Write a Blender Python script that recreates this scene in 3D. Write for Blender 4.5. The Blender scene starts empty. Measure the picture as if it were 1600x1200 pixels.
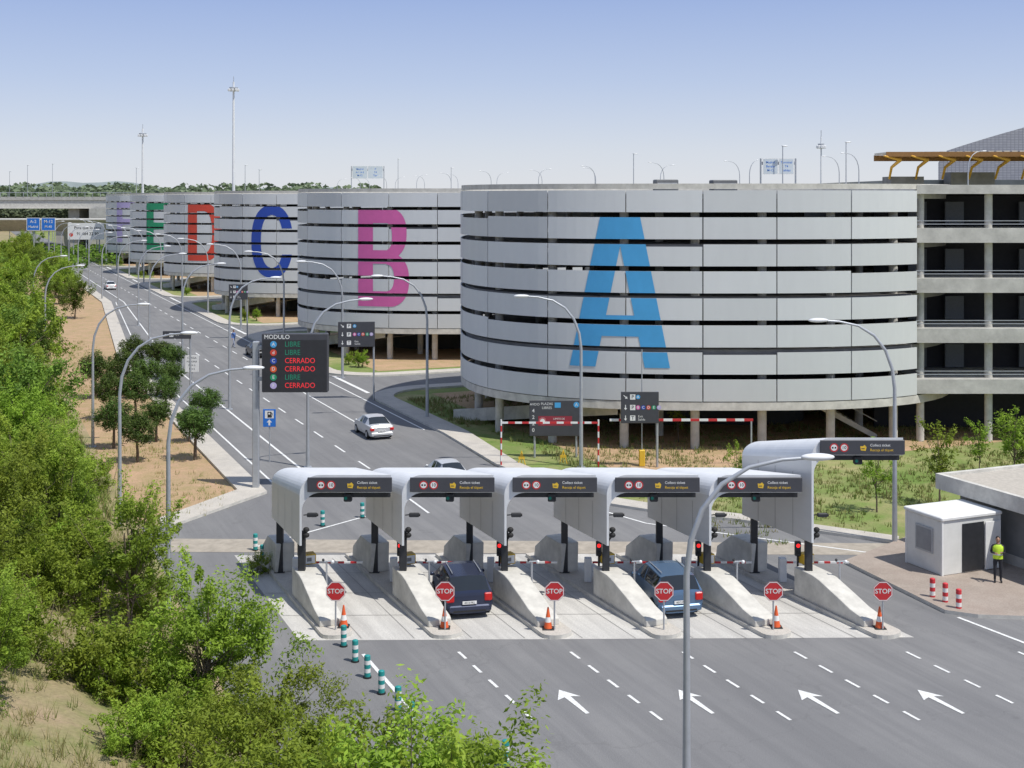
import bpy, bmesh, math, random
import numpy as np
from mathutils import Vector, Matrix
random.seed(7); rng=np.random.default_rng(7)
AL=math.atan(860/2000); SA,CA=math.sin(AL),math.cos(AL)
CAMZ=15.0
S=bpy.context.scene; COL=S.collection
def LW(v,u,z=0): return Vector((v*CA-u*SA, v*SA+u*CA, z))
def G(px,py,h=0):   # surveyed ground point from calibrated photograph
    s=(py-308)/(CAMZ-h); return Vector(((px-800)/s,2000/s,h))
# ---------------------------------------------------------------- materials
def nodes(name):
    m=bpy.data.materials.new(name); m.use_nodes=True
    nt=m.node_tree; return m,nt,nt.nodes['Principled BSDF']
MC={}
def M(name,col,rough=.6,metal=0,var=.12,scale=4,bump=0,emit=0,spec=.5,stretch=None):
    if name in MC: return MC[name]
    m,nt,b=nodes(name); N=nt.nodes; L=nt.links
    tc=N.new('ShaderNodeTexCoord'); src=tc.outputs['Object']
    if stretch:
        mp=N.new('ShaderNodeMapping'); mp.inputs['Scale'].default_value=stretch; L.new(src,mp.inputs[0]); src=mp.outputs[0]
    nz=N.new('ShaderNodeTexNoise'); nz.inputs['Scale'].default_value=scale; nz.inputs['Detail'].default_value=6; nz.inputs['Roughness'].default_value=.65
    L.new(src,nz.inputs['Vector'])
    cr=N.new('ShaderNodeValToRGB'); cr.color_ramp.elements[0].position=.3; cr.color_ramp.elements[1].position=.7
    cr.color_ramp.elements[0].color=[max(0,c*(1-var)) for c in col]+[1]; cr.color_ramp.elements[1].color=[min(1,c*(1+var)) for c in col]+[1]
    L.new(nz.outputs['Fac'],cr.inputs[0]); L.new(cr.outputs[0],b.inputs['Base Color'])
    b.inputs['Roughness'].default_value=rough; b.inputs['Metallic'].default_value=metal
    b.inputs['Specular IOR Level'].default_value=spec
    if bump:
        bp=N.new('ShaderNodeBump'); bp.inputs['Strength'].default_value=bump; bp.inputs['Distance'].default_value=.02
        n2=N.new('ShaderNodeTexNoise'); n2.inputs['Scale'].default_value=scale*8; L.new(src,n2.inputs['Vector'])
        L.new(n2.outputs['Fac'],bp.inputs['Height']); L.new(bp.outputs[0],b.inputs['Normal'])
    if emit:
        L.new(cr.outputs[0],b.inputs['Emission Color']); b.inputs['Emission Strength'].default_value=emit
    MC[name]=m; return m
def leafmat(name,c1,c2,trans=.35):
    m,nt,b=nodes(name); N=nt.nodes; L=nt.links
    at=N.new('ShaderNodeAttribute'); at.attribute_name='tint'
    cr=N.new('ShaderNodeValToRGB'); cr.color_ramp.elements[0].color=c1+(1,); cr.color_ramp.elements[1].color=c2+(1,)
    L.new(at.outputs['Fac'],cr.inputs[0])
    oi=N.new('ShaderNodeObjectInfo'); mr=N.new('ShaderNodeMapRange'); mr.inputs[3].default_value=.75; mr.inputs[4].default_value=1.25
    L.new(oi.outputs['Random'],mr.inputs[0])
    mh=N.new('ShaderNodeMapRange'); mh.inputs[3].default_value=.485; mh.inputs[4].default_value=.515; L.new(oi.outputs['Random'],mh.inputs[0])
    hs=N.new('ShaderNodeHueSaturation'); L.new(cr.outputs[0],hs.inputs['Color']); L.new(mr.outputs[0],hs.inputs['Value']); L.new(mh.outputs[0],hs.inputs['Hue'])
    L.new(hs.outputs[0],b.inputs['Base Color']); b.inputs['Roughness'].default_value=.55
    b.inputs['Specular IOR Level'].default_value=.25
    tr=N.new('ShaderNodeBsdfTranslucent'); L.new(hs.outputs[0],tr.inputs['Color'])
    mx=N.new('ShaderNodeMixShader'); mx.inputs[0].default_value=trans
    L.new(b.outputs[0],mx.inputs[1]); L.new(tr.outputs[0],mx.inputs[2])
    L.new(mx.outputs[0],N['Material Output'].inputs[0]); return m
def groundmat(name,cols,scales=(.05,.6,9),bump=.4,stretch=None,cracks=0):
    m,nt,b=nodes(name); N=nt.nodes; L=nt.links
    tc=N.new('ShaderNodeTexCoord'); src=tc.outputs['Object']
    ss=src
    if stretch:
        mp=N.new('ShaderNodeMapping'); mp.inputs['Scale'].default_value=stretch; L.new(src,mp.inputs[0]); ss=mp.outputs[0]
    def nz(sc,v,d=6):
        n=N.new('ShaderNodeTexNoise'); n.inputs['Scale'].default_value=sc; n.inputs['Detail'].default_value=d; n.inputs['Roughness'].default_value=.7; L.new(v,n.inputs['Vector']); return n.outputs['Fac']
    a=nz(scales[0],src); bb=nz(scales[1],ss); c=nz(scales[2],src)
    r1=N.new('ShaderNodeMapRange'); r1.inputs[1].default_value=.38; r1.inputs[2].default_value=.62; L.new(a,r1.inputs[0])
    r2=N.new('ShaderNodeMapRange'); r2.inputs[1].default_value=.40; r2.inputs[2].default_value=.70; L.new(bb,r2.inputs[0])
    m1=N.new('ShaderNodeMix'); m1.data_type='RGBA'; m1.inputs[6].default_value=cols[0]+(1,); m1.inputs[7].default_value=cols[1]+(1,); L.new(r1.outputs[0],m1.inputs[0])
    m2=N.new('ShaderNodeMix'); m2.data_type='RGBA'; L.new(m1.outputs[2],m2.inputs[6]); m2.inputs[7].default_value=cols[2]+(1,); L.new(r2.outputs[0],m2.inputs[0])
    r3=N.new('ShaderNodeMapRange'); r3.inputs[3].default_value=.76; r3.inputs[4].default_value=1.24; r3.inputs[1].default_value=.25; r3.inputs[2].default_value=.75; L.new(c,r3.inputs[0])
    val=r3.outputs[0]
    if cracks:
        vo=N.new('ShaderNodeTexVoronoi'); vo.feature='DISTANCE_TO_EDGE'; vo.inputs['Scale'].default_value=cracks
        wp=N.new('ShaderNodeTexNoise'); wp.inputs['Scale'].default_value=1.3; wp.inputs['Detail'].default_value=5; L.new(src,wp.inputs['Vector'])
        va=N.new('ShaderNodeVectorMath'); va.operation='MULTIPLY_ADD'; L.new(wp.outputs['Color'],va.inputs[0]); va.inputs[1].default_value=(2.5,2.5,0); L.new(src,va.inputs[2]); L.new(va.outputs[0],vo.inputs['Vector'])
        rc=N.new('ShaderNodeMapRange'); rc.inputs[1].default_value=.0; rc.inputs[2].default_value=.008; rc.inputs[3].default_value=.90; rc.inputs[4].default_value=1; L.new(vo.outputs['Distance'],rc.inputs[0])
        mm=N.new('ShaderNodeMath'); mm.operation='MULTIPLY'; L.new(val,mm.inputs[0]); L.new(rc.outputs[0],mm.inputs[1]); val=mm.outputs[0]
        st=nz(.9,src,3); rs=N.new('ShaderNodeMapRange'); rs.inputs[1].default_value=.62; rs.inputs[2].default_value=.76; rs.inputs[3].default_value=1; rs.inputs[4].default_value=.86; L.new(st,rs.inputs[0])
        m3=N.new('ShaderNodeMath'); m3.operation='MULTIPLY'; L.new(val,m3.inputs[0]); L.new(rs.outputs[0],m3.inputs[1]); val=m3.outputs[0]
    hs=N.new('ShaderNodeHueSaturation'); L.new(m2.outputs[2],hs.inputs['Color']); L.new(val,hs.inputs['Value'])
    L.new(hs.outputs[0],b.inputs['Base Color']); b.inputs['Roughness'].default_value=.9; b.inputs['Specular IOR Level'].default_value=.2
    bp=N.new('ShaderNodeBump'); bp.inputs['Strength'].default_value=bump; bp.inputs['Distance'].default_value=.05; L.new(c,bp.inputs['Height']); L.new(bp.outputs[0],b.inputs['Normal'])
    return m
def panelmat(name,col,rough,metal,lo=.86,hi=1.06,st=(1.2,1.2,.25)):
    m,nt,b=nodes(name); N=nt.nodes; L=nt.links
    at=N.new('ShaderNodeAttribute'); at.attribute_name='tint'
    tc=N.new('ShaderNodeTexCoord'); mp=N.new('ShaderNodeMapping'); mp.inputs['Scale'].default_value=st; L.new(tc.outputs['Object'],mp.inputs[0])
    nz=N.new('ShaderNodeTexNoise'); nz.inputs['Scale'].default_value=1.5; nz.inputs['Detail'].default_value=7; L.new(mp.outputs[0],nz.inputs[0])
    ad=N.new('ShaderNodeMath'); ad.operation='MULTIPLY_ADD'; L.new(nz.outputs['Fac'],ad.inputs[0]); ad.inputs[1].default_value=.5; L.new(at.outputs['Fac'],ad.inputs[2])
    mr=N.new('ShaderNodeMapRange'); mr.inputs[1].default_value=.1; mr.inputs[2].default_value=1.4; mr.inputs[3].default_value=lo; mr.inputs[4].default_value=hi; L.new(ad.outputs[0],mr.inputs[0])
    hs=N.new('ShaderNodeHueSaturation'); hs.inputs['Color'].default_value=col+(1,); L.new(mr.outputs[0],hs.inputs['Value'])
    L.new(hs.outputs[0],b.inputs['Base Color']); b.inputs['Roughness'].default_value=rough; b.inputs['Metallic'].default_value=metal
    return m
asphalt=groundmat('asphalt',[(.205,.203,.205),(.24,.237,.235),(.172,.171,.174)],(.12,.5,30),.3,(2.2,.10,1),.13)
roadasph=groundmat('road_asphalt',[(.20,.198,.20),(.23,.228,.225),(.175,.174,.176)],(.06,.5,30),.3,(2.5,.05,1),.13)
padmat=groundmat('pad_concrete',[(.60,.58,.54),(.54,.52,.485),(.42,.405,.38)],(.4,.9,20),.2,(2.2,.12,1))
pavemat=groundmat('pavement_concrete',[(.52,.48,.42),(.45,.42,.38),(.57,.53,.47)],(.4,1.2,15),.2)
brickpave=groundmat('paving_reddish',[(.36,.295,.25),(.31,.26,.22),(.40,.34,.29)],(.4,1.2,15),.2)
sand=groundmat('sand_soil',[(.50,.33,.21),(.44,.30,.19),(.34,.27,.13)],(.3,.8,7),.6)
hillmat=groundmat('hill_soil',[(.44,.31,.22),(.19,.22,.07),(.30,.25,.14)],(.16,.7,7),.8)
lawnmat=groundmat('lawn_grass',[(.14,.21,.05),(.38,.33,.17),(.17,.25,.06)],(.16,.5,8),.8)
conc=M('concrete',(.46,.445,.41),.85,0,.18,1.2,.25)
conc2=M('concrete_light',(.58,.56,.51),.85,0,.2,1.6,.3)
concslab=M('concrete_deck_edge',(.52,.505,.47),.85,0,.2,1.0,.3)
concdark=M('concrete_dark_shaded',(.24,.23,.22),.9,0,.2,.8)  # dark joints and fittings; on inner floors, shade put into the colour
white=M('white_paint',(.78,.78,.76),.5,0,.06,2)
marking=M('road_marking_paint',(.74,.74,.72),.7,0,.24,9)
metal=M('galvanised_steel',(.45,.47,.50),.45,.4,.1,3)
dark=M('dark_steel',(.035,.037,.042),.5,.2,.2,3)
black=M('black_rubber',(.018,.018,.018),.7,0,.2,8)
signdark=M('sign_anthracite',(.06,.061,.071),.5,0,.1,2)
yellow=M('signal_yellow',(.75,.48,.04),.5,0,.06,3)
ysteel=M('yellow_steel',(.66,.36,.05),.5,.0,.1,1)
red=M('signal_red',(.55,.03,.035),.45,0,.06,3)
teal=M('teal_plastic',(.02,.28,.27),.45,0,.08,3)
orange=M('orange_plastic',(.75,.12,.03),.5,0,.08,4)
skyblue=M('sky_blue_paint',(.07,.36,.68),.5,0,.06,1)
pink=M('pink_paint',(.66,.13,.38),.5,0,.06,1)
blue=M('deep_blue_paint',(.02,.07,.40),.5,0,.06,1)
redl=M('vermilion_paint',(.66,.07,.04),.5,0,.06,1)
green=M('green_paint',(.02,.30,.14),.5,0,.06,1)
lav=M('lavender_paint',(.50,.42,.68),.5,0,.06,1)
roadblue=M('road_sign_blue',(.02,.17,.6),.4,0,.05,1)
glass=M('tinted_glass',(.02,.025,.03),.06,0,.1,1,spec=.8)
ledred=M('led_red',(.8,.03,.04),.5,0,.02,1,emit=.5)
ledgreen=M('led_green',(.015,.26,.15),.5,0,.02,1,emit=.1)
lampred=M('signal_lens_red',(.9,.02,.02),.4,0,.01,1,emit=1.4)
lampgreen=M('signal_lens_green',(.0,.16,.12),.4,0,.01,1,emit=.1)
brushed=panelmat('brushed_aluminium',(.70,.695,.685),.42,.2,.82,1.1,(1,1,3))
clad=panelmat('cladding_aluminium',(.70,.715,.72),.48,.15,.84,1.06)
bark=M('bark',(.15,.115,.085),.9,0,.3,8,.4)
leafA=leafmat('leaf_bright',(.10,.17,.015),(.38,.50,.06),.42)
leafB=leafmat('leaf_deep',(.06,.11,.018),(.24,.35,.05),.38)
leafP=leafmat('needle_dark',(.025,.055,.014),(.13,.20,.035),.2)
grassm=leafmat('grass_blades',(.46,.36,.19),(.17,.28,.05),.3)
skin=M('skin',(.42,.24,.16),.6,0,.05,5)
hair=M('hair_dark',(.02,.015,.012),.8,0,.2,20)
metalw=M('light_metal_edge',(.74,.75,.76),.5,.05,.06,2)
# ---------------------------------------------------------------- mesh builder
class MB:
    def __init__(s): s.v=[];s.f=[];s.m=[];s.sm=[];s.mats=[];s.t=[]
    def add(s,V,F,mat,smooth=False,tint=.5):
        if mat not in s.mats: s.mats.append(mat)
        k=s.mats.index(mat); o=len(s.v); s.v+= [tuple(p) for p in V]
        for f in F: s.f.append([i+o for i in f]); s.m.append(k); s.sm.append(smooth); s.t.append(tint)
        return s
    def box(s,x0,x1,y0,y1,z0,z1,mat,tint=.5):
        V=[(x0,y0,z0),(x1,y0,z0),(x1,y1,z0),(x0,y1,z0),(x0,y0,z1),(x1,y0,z1),(x1,y1,z1),(x0,y1,z1)]
        return s.add(V,[(0,3,2,1),(4,5,6,7),(0,1,5,4),(1,2,6,5),(2,3,7,6),(3,0,4,7)],mat,False,tint)
    def bbox(s,x0,x1,y0,y1,z0,z1,mat,b=.02):
        xs=(x0,x0+b,x1-b,x1); ys=(y0,y0+b,y1-b,y1)
        oc=[(1,0),(2,0),(3,1),(3,2),(2,3),(1,3),(0,2),(0,1)]
        rings=[(z0,b),(z0+b,0),(z1-b,0),(z1,b)]
        V=[]
        for z,ins in rings:
            for i,j in oc:
                x=xs[i];y=ys[j]
                cx=(x0+x1)/2;cy=(y0+y1)/2
                fx=1-2*ins/(x1-x0);fy=1-2*ins/(y1-y0)
                V.append((cx+(x-cx)*fx,cy+(y-cy)*fy,z))
        F=[tuple(reversed(range(8))),tuple(range(24,32))]
        for r in range(3):
            for i in range(8):
                j=(i+1)%8; F.append((r*8+i,r*8+j,r*8+8+j,r*8+8+i))
        return s.add(V,F,mat)
    def tube(s,pts,rad,mat,n=10,caps=True,smooth=True):
        pts=[Vector(p) for p in pts]; 
        if not hasattr(rad,'__len__'): rad=[rad]*len(pts)
        V=[];F=[]
        up=None
        for i,p in enumerate(pts):
            d=(pts[min(i+1,len(pts)-1)]-pts[max(i-1,0)]).normalized()
            if up is None:
                up=Vector((1,0,0)) if abs(d.x)<.9 else Vector((0,1,0))
            a=(up-d*up.dot(d)).normalized(); up=a; b=d.cross(a)
            for k in range(n):
                t=2*math.pi*k/n; V.append(p+(a*math.cos(t)+b*math.sin(t))*rad[i])
        for i in range(len(pts)-1):
            for k in range(n):
                j=(k+1)%n; F.append((i*n+k,i*n+j,(i+1)*n+j,(i+1)*n+k))
        s.add(V,F,mat,smooth)
        if caps:
            s.add(V[:n],[tuple(reversed(range(n)))],mat); s.add(V[-n:],[tuple(range(n))],mat)
        return s
    def prism(s,poly,z0,z1,mat,side=None):
        n=len(poly); a=sum(poly[i][0]*poly[(i+1)%n][1]-poly[(i+1)%n][0]*poly[i][1] for i in range(n))
        if a<0: poly=poly[::-1]
        V=[(p[0],p[1],z0) for p in poly]+[(p[0],p[1],z1) for p in poly]
        s.add(V,[tuple(range(n,2*n))],mat); 
        s.add(V,[(i,(i+1)%n,n+(i+1)%n,n+i) for i in range(n)]+[tuple(reversed(range(n)))],side or mat); return s
    def prof(s,prof,x0,x1,mat):
        n=len(prof); V=[(x0,p[0],p[1]) for p in prof]+[(x1,p[0],p[1]) for p in prof]
        s.add(V,[tuple(range(n)),tuple(reversed(range(n,2*n)))]+[(i,n+i,n+(i+1)%n,(i+1)%n) for i in range(n)],mat); return s
    def disc(s,x,z,y,r,mat,n=20,r0=0,a0=0):
        V=[(x+r*math.cos(a0+2*math.pi*k/n),y,z+r*math.sin(a0+2*math.pi*k/n)) for k in range(n)]
        if r0==0: return s.add(V,[tuple(range(n))],mat)
        V+=[(x+r0*math.cos(a0+2*math.pi*k/n),y,z+r0*math.sin(a0+2*math.pi*k/n)) for k in range(n)]
        return s.add(V,[(k,(k+1)%n,n+(k+1)%n,n+k) for k in range(n)],mat)
    def rect(s,x0,x1,z0,z1,y,mat): return s.add([(x0,y,z0),(x1,y,z0),(x1,y,z1),(x0,y,z1)],[(0,1,2,3)],mat)
    def ell(s,c,r,mat,n=14,m=9):
        V=[(c[0],c[1],c[2]-r[2])];F=[]
        for i in range(1,m):
            t=math.pi*i/m
            for k in range(n):
                a=2*math.pi*k/n; V.append((c[0]+r[0]*math.sin(t)*math.cos(a),c[1]+r[1]*math.sin(t)*math.sin(a),c[2]-r[2]*math.cos(t)))
        V.append((c[0],c[1],c[2]+r[2]))
        for k in range(n):
            F.append((0,1+(k+1)%n,1+k)); F.append((len(V)-1,1+(m-2)*n+k,1+(m-2)*n+(k+1)%n))
        for i in range(m-2):
            for k in range(n):
                j=(k+1)%n; F.append((1+i*n+k,1+i*n+j,1+(i+1)*n+j,1+(i+1)*n+k))
        return s.add(V,F,mat,True)
    def text(s,t,size,x,z,y,mat,align='CENTER',bold=0,sx=1):
        V,F=textgeo(t,align,bold); return s.add([(x+a*size*sx,y,z+b*size) for a,b in V],F,mat)
    def mesh(s,name):
        me=bpy.data.meshes.new(name); me.from_pydata(s.v,[],s.f)
        for m in s.mats: me.materials.append(m)
        me.polygons.foreach_set('material_index',s.m); me.polygons.foreach_set('use_smooth',s.sm)
        a=me.attributes.new('tint','FLOAT','FACE'); a.data.foreach_set('value',s.t)
        me.update(); return me
    def obj(s,name,parent=None,loc=(0,0,0),rot=0,**kw):
        return mk(name,s.mesh(name),parent,loc,rot,**kw)
TC={}
def textgeo(t,align='CENTER',bold=0):
    k=(t,align,bold)
    if k in TC: return TC[k]
    c=bpy.data.curves.new('t','FONT'); c.body=t; c.size=1; c.align_x=align; c.align_y='CENTER'; c.offset=bold; c.resolution_u=3
    o=bpy.data.objects.new('t',c); COL.objects.link(o)
    dg=bpy.context.evaluated_depsgraph_get(); dg.update()
    me=bpy.data.meshes.new_from_object(o.evaluated_get(dg))
    r=([(v.co.x,v.co.y) for v in me.vertices],[tuple(p.vertices) for p in me.polygons])
    bpy.data.objects.remove(o); bpy.data.curves.remove(c); bpy.data.meshes.remove(me); TC[k]=r; return r
def mk(name,data,parent=None,loc=(0,0,0),rot=0,label=None,cat=None,group=None,kind=None):
    o=bpy.data.objects.new(name,data); COL.objects.link(o); o.location=loc; o.rotation_euler=(0,0,rot)
    if parent: o.parent=parent
    if label: o['label']=label
    if cat: o['category']=cat
    if group: o['group']=group
    if kind: o['kind']=kind
    return o
def thing(name,loc,rot,label,cat,group=None):
    return mk(name,None,None,loc,rot,label,cat,group)
def copytree(src,loc,rot=None,scale=None,label=None):
    n=src.copy(); COL.objects.link(n); n.location=loc
    if rot is not None: n.rotation_euler=(0,0,rot)
    if scale is not None: n.scale=scale if hasattr(scale,'__len__') else (scale,)*3
    if label: n['label']=label
    def rec(a,b):
        for c in [o for o in a.children if o is not b]:
            k=c.copy(); COL.objects.link(k); k.parent=b; rec(c,k)
    rec(src,n); return n
# ---------------------------------------------------------------- world / sun / camera
sun_to=Vector((.55,-.38,0)).normalized(); EL=math.radians(61)
sd=Vector((sun_to.x*math.cos(EL),sun_to.y*math.cos(EL),math.sin(EL)))
w=bpy.data.worlds.new('World'); S.world=w; w.use_nodes=True; nt=w.node_tree
WS=.125
sk=nt.nodes.new('ShaderNodeTexSky'); sk.sky_type='NISHITA'; sk.sun_disc=False; sk.sun_elevation=EL
sk.sun_rotation=math.atan2(sd.x,sd.y); sk.air_density=1.0; sk.dust_density=.6; sk.ozone_density=3; sk.altitude=600
# summer haze: a pale veil over the sky, thickest at the horizon
tc=nt.nodes.new('ShaderNodeTexCoord'); sx=nt.nodes.new('ShaderNodeSeparateXYZ'); nt.links.new(tc.outputs['Generated'],sx.inputs[0])
cr=nt.nodes.new('ShaderNodeValToRGB'); nt.links.new(sx.outputs['Z'],cr.inputs[0])
E=cr.color_ramp.elements; E[0].position=0; E[0].color=(.74,.76,.82,1); E[1].position=1; E[1].color=(.30,.38,.56,1)
for p,c in ((.035,(.67,.71,.81,1)),(.09,(.50,.585,.80,1)),(.155,(.345,.45,.75,1)),(.45,(.33,.41,.62,1))):
    e_=E.new(p); e_.color=c
vm=nt.nodes.new('ShaderNodeVectorMath'); vm.operation='SCALE'; vm.inputs['Scale'].default_value=1/WS; nt.links.new(cr.outputs[0],vm.inputs[0])
mx=nt.nodes.new('ShaderNodeMix'); mx.data_type='RGBA'; mx.inputs[0].default_value=.85; nt.links.new(sk.outputs[0],mx.inputs[6]); nt.links.new(vm.outputs[0],mx.inputs[7])
nt.links.new(mx.outputs[2],nt.nodes['Background'].inputs[0]); nt.nodes['Background'].inputs[1].default_value=WS
sl=bpy.data.lights.new('Sun','SUN'); sl.energy=4.2; sl.angle=math.radians(.5); sl.color=(1,.965,.90)
so=bpy.data.objects.new('Sun',sl); COL.objects.link(so); so.rotation_euler=sd.to_track_quat('Z','Y').to_euler()
cd=bpy.data.cameras.new('Camera'); cam=bpy.data.objects.new('Camera',cd); COL.objects.link(cam)
cam.location=(0,0,CAMZ); cam.rotation_euler=(math.pi/2,0,0); cd.sensor_width=36; cd.lens=45; cd.shift_y=-292/1600; cd.clip_end=20000
S.camera=cam
S.view_settings.view_transform='Standard'; S.view_settings.look='None'; S.view_settings.exposure=0
# ---------------------------------------------------------------- ground
def hz(v,u):
    if v>=6.6: return 0
    h=(6.6-v)*.5; h=h if h<6.5 else 6.5
    h*=min(1,max(0,(330-u)/120))
    h+=.35*math.sin(u*.31+v*.5)*min(1,(6.6-v)/3)*math.cos(v*.7)
    return max(0,h)
us=[-400,-100,-60,-30,-15,0]+list(np.arange(4,130,2.5))+list(np.arange(130,340,12))+[360,420,600,1000,2000,5000,9000]
vs=[-9000,-3000,-1000,-300,-100,-60,-40,-30,-24,-20]+list(np.arange(-17,7.2,1.3))+[7.6,14,40,100,300,1000,4000,9000]
V=[(v,u,hz(v,u)-.03) for u in us for v in vs]; nv=len(vs)
F=[(i*nv+j,i*nv+j+1,(i+1)*nv+j+1,(i+1)*nv+j) for i in range(len(us)-1) for j in range(nv-1)]
MB().add(V,F,hillmat,True).obj('ground',rot=AL,kind='structure')
def sheet(name,poly,z,mat,z0=None,side=None):
    b=MB()
    if z0 is None:
        n=len(poly); a=sum(poly[i][0]*poly[(i+1)%n][1]-poly[(i+1)%n][0]*poly[i][1] for i in range(n))
        if a<0: poly=poly[::-1]
        b.add([(p[0],p[1],z) for p in poly],[tuple(range(n))],mat)
    else: b.prism(poly,z0,z,mat,side)
    return b.obj(name,rot=AL,kind='structure')
def WL(x,y): return (x*CA+y*SA, -x*SA+y*CA)   # world -> (v,u)
sheet('lawn',[(28,-60),(140,-60),(140,620),(28,620)],-.015,lawnmat)
sheet('verge',[(6.9,60.5),(13.2,65),(13.2,120),(18.4,190),(18.4,420),(6.9,420)],-.012,sand)
right=[(28,620),(28,76),(27.3,66),(27.9,60),(28.9,55.3),(30.6,52.6),(32.9,50.3),(37.1,44.2),(42,40),(60,30),(60,-40)]
sheet('road',[(11.5,-40),(11.5,25),(7.3,31),(7.5,60),(8.9,60),(14.2,64.8),(14.2,118),(19.6,190),(19.6,620)]+right,0,asphalt)
sheet('pavement',[(8.4,60),(8.9,59.6),(14.2,64.4),(14.2,118),(19.6,190),(19.6,330),(18.3,330),(18.3,190),(12.9,118),(12.9,65.4),(8.4,61)],.13,pavemat,-.02,conc2)
bu=[77.3+45.7*k for k in range(6)]
def arc(cx,cy,r,a0,a1,n=8): return [(cx+r*math.cos(math.radians(a0+(a1-a0)*i/n)),cy+r*math.sin(math.radians(a0+(a1-a0)*i/n))) for i in range(n+1)]
for k in range(5):
    c=bu[k]+22
    # side road with rounded kerb returns
    near_=arc(33.5,c-8.7,5.5,180,90); far_=arc(33.5,c+8.7,5.5,270,180)
    sheet('road',[(28,c-8.7)]+near_[1:]+[(90,c-3.2),(90,c+3.2)]+far_+[(28,c+8.7)][1:],.004,roadasph)
    lo=96-20 if k==0 else bu[k]-15.0
    p_in=arc(33.5,c-8.7,5.45,90,180); p_out=arc(33.5,c-8.7,3.9,180,90)
    sheet('pavement',[(62,c-3.25)]+p_in+([(28,76),(27.4,66),(27.9,60),(28.9,55.3),(30.6,52.6),(32.9,50.3),(37.1,44.2),(37.8,44.9),(33.5,51.2),(31.3,53.7),(29.9,56),(29,60.5),(28.7,66),(29.6,76)] if k==0 else [(28,lo),(29.6,lo)])+p_out+[(62,c-4.8)],.13,pavemat,-.02,conc2)
    hi=bu[k]+45.7-15.0-.05
    q_in=arc(33.5,c+8.7,5.45,180,270); q_out=arc(33.5,c+8.7,3.9,270,180)
    sheet('pavement',[(28,hi)]+q_in+[(62,c+3.25),(62,c+4.8)]+q_out+[(29.6,hi)],.125,pavemat,-.02,conc2)
for k in range(6):
    sheet('ground',[(33,bu[k]-17),(62,bu[k]-17),(62,bu[k]+15),(33,bu[k]+15)],-.006,sand)
pv=[WL(13.6,52.4),WL(15.6,46.1),WL(16.6,45.6),WL(30,44.2),WL(30,62),WL(17.2,56)]
sheet('pavement',pv,.135,brickpave,-.02,conc2)
t=11.2
pad=[(-7.2,43.3),(13.7,43.6),(13.7-t*SA,43.6+t*CA),(-7.2-t*SA,43.3+t*CA)]
sheet('road',[WL(*p) for p in pad],.005,padmat)
sheet('road',[WL(-14.6,54.1),WL(17.6,53.6),WL(17.4,55.4),WL(-14.9,56.2)],.0085,M('strip_concrete',(.38,.335,.275),.9,0,.2,2,.2))
mkb=MB()
def line(v0,u0,v1,u1,wd=.12,z=.0125):
    d=Vector((v1-v0,u1-u0)).normalized(); n=Vector((-d.y,d.x))*wd/2
    mkb.add([(v0-n.x,u0-n.y,z),(v0+n.x,u0+n.y,z),(v1+n.x,u1+n.y,z),(v1-n.x,u1-n.y,z)],[(3,2,1,0)],marking)
for k in range(6):
    v=15.05+3.39*k; u0=(42.2-SA*v)/CA
    for j in range(5): line(v,u0-j*1.33,v,u0-j*1.33-.68,.10)
for k in range(5):
    v=16.7+3.34*k; u=(38.95-SA*v)/CA; z=.0125
    mkb.add([(v,u,z),(v-.38,u-.72,z),(v-.1,u-.6,z),(v-.06,u-1.95,z),(v+.06,u-1.95,z),(v+.1,u-.6,z),(v+.38,u-.72,z)],[tuple(range(7))],marking)
line(12.1,40.5,12.1,35,.13)
a=G(1497,965);b=G(1640,1020);line(*WL(a.x,a.y),*WL(b.x,b.y),.13)
for (p,q) in [((395,856),(575,806)),((575,806),(600,790)),((1010,818),(1390,868)),((930,795),(1010,818)),((640,780),(670,802))]:
    a=G(*p);b=G(*q);line(*WL(a.x,a.y),*WL(b.x,b.y),.12)
line(17.2,66,17.2,118,.14); line(17.2,118,21.3,190,.14); line(21.3,190,21.3,400,.14); line(15,66,15,118,.12); line(15,118,20.2,190,.12); line(27.4,78,27.4,400,.12); line(24.1,80,24.1,112,.12)
for v in (20.7,24.2):
    for j in range(60):
        if v>24 and j<6: continue
        if v<24 and j>15: continue
        line(v,68+j*5,v,70.2+j*5,.12)
for k in range(5):
    c=bu[k]+22
    line(28.6,c-5,28.6,c+5,.3,.0165)
mkb.obj('road_markings',rot=AL,kind='structure')
jb=MB()
for k in range(1,6):
    for off in (-.9,.9):
        x=-6.1+3.76*k-1.88+off
        jb.add([(x-.012,43.5,.0135),(x+.012,43.5,.0135),(x+.012-10.5*SA,43.5+10.5*CA,.0135),(x-.012-10.5*SA,43.5+10.5*CA,.0135)],[(0,1,2,3)],concdark)
for q in (2.6,5.4,8.2):
    jb.add([(-7.2-q*SA,43.45+q*CA,.0175),(13.7-q*SA,43.75+q*CA,.0175),(13.7-q*SA,43.775+q*CA,.0175),(-7.2-q*SA,43.475+q*CA,.0175)],[(0,1,2,3)],concdark)
jb.obj('road_joints',kind='structure')
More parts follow.
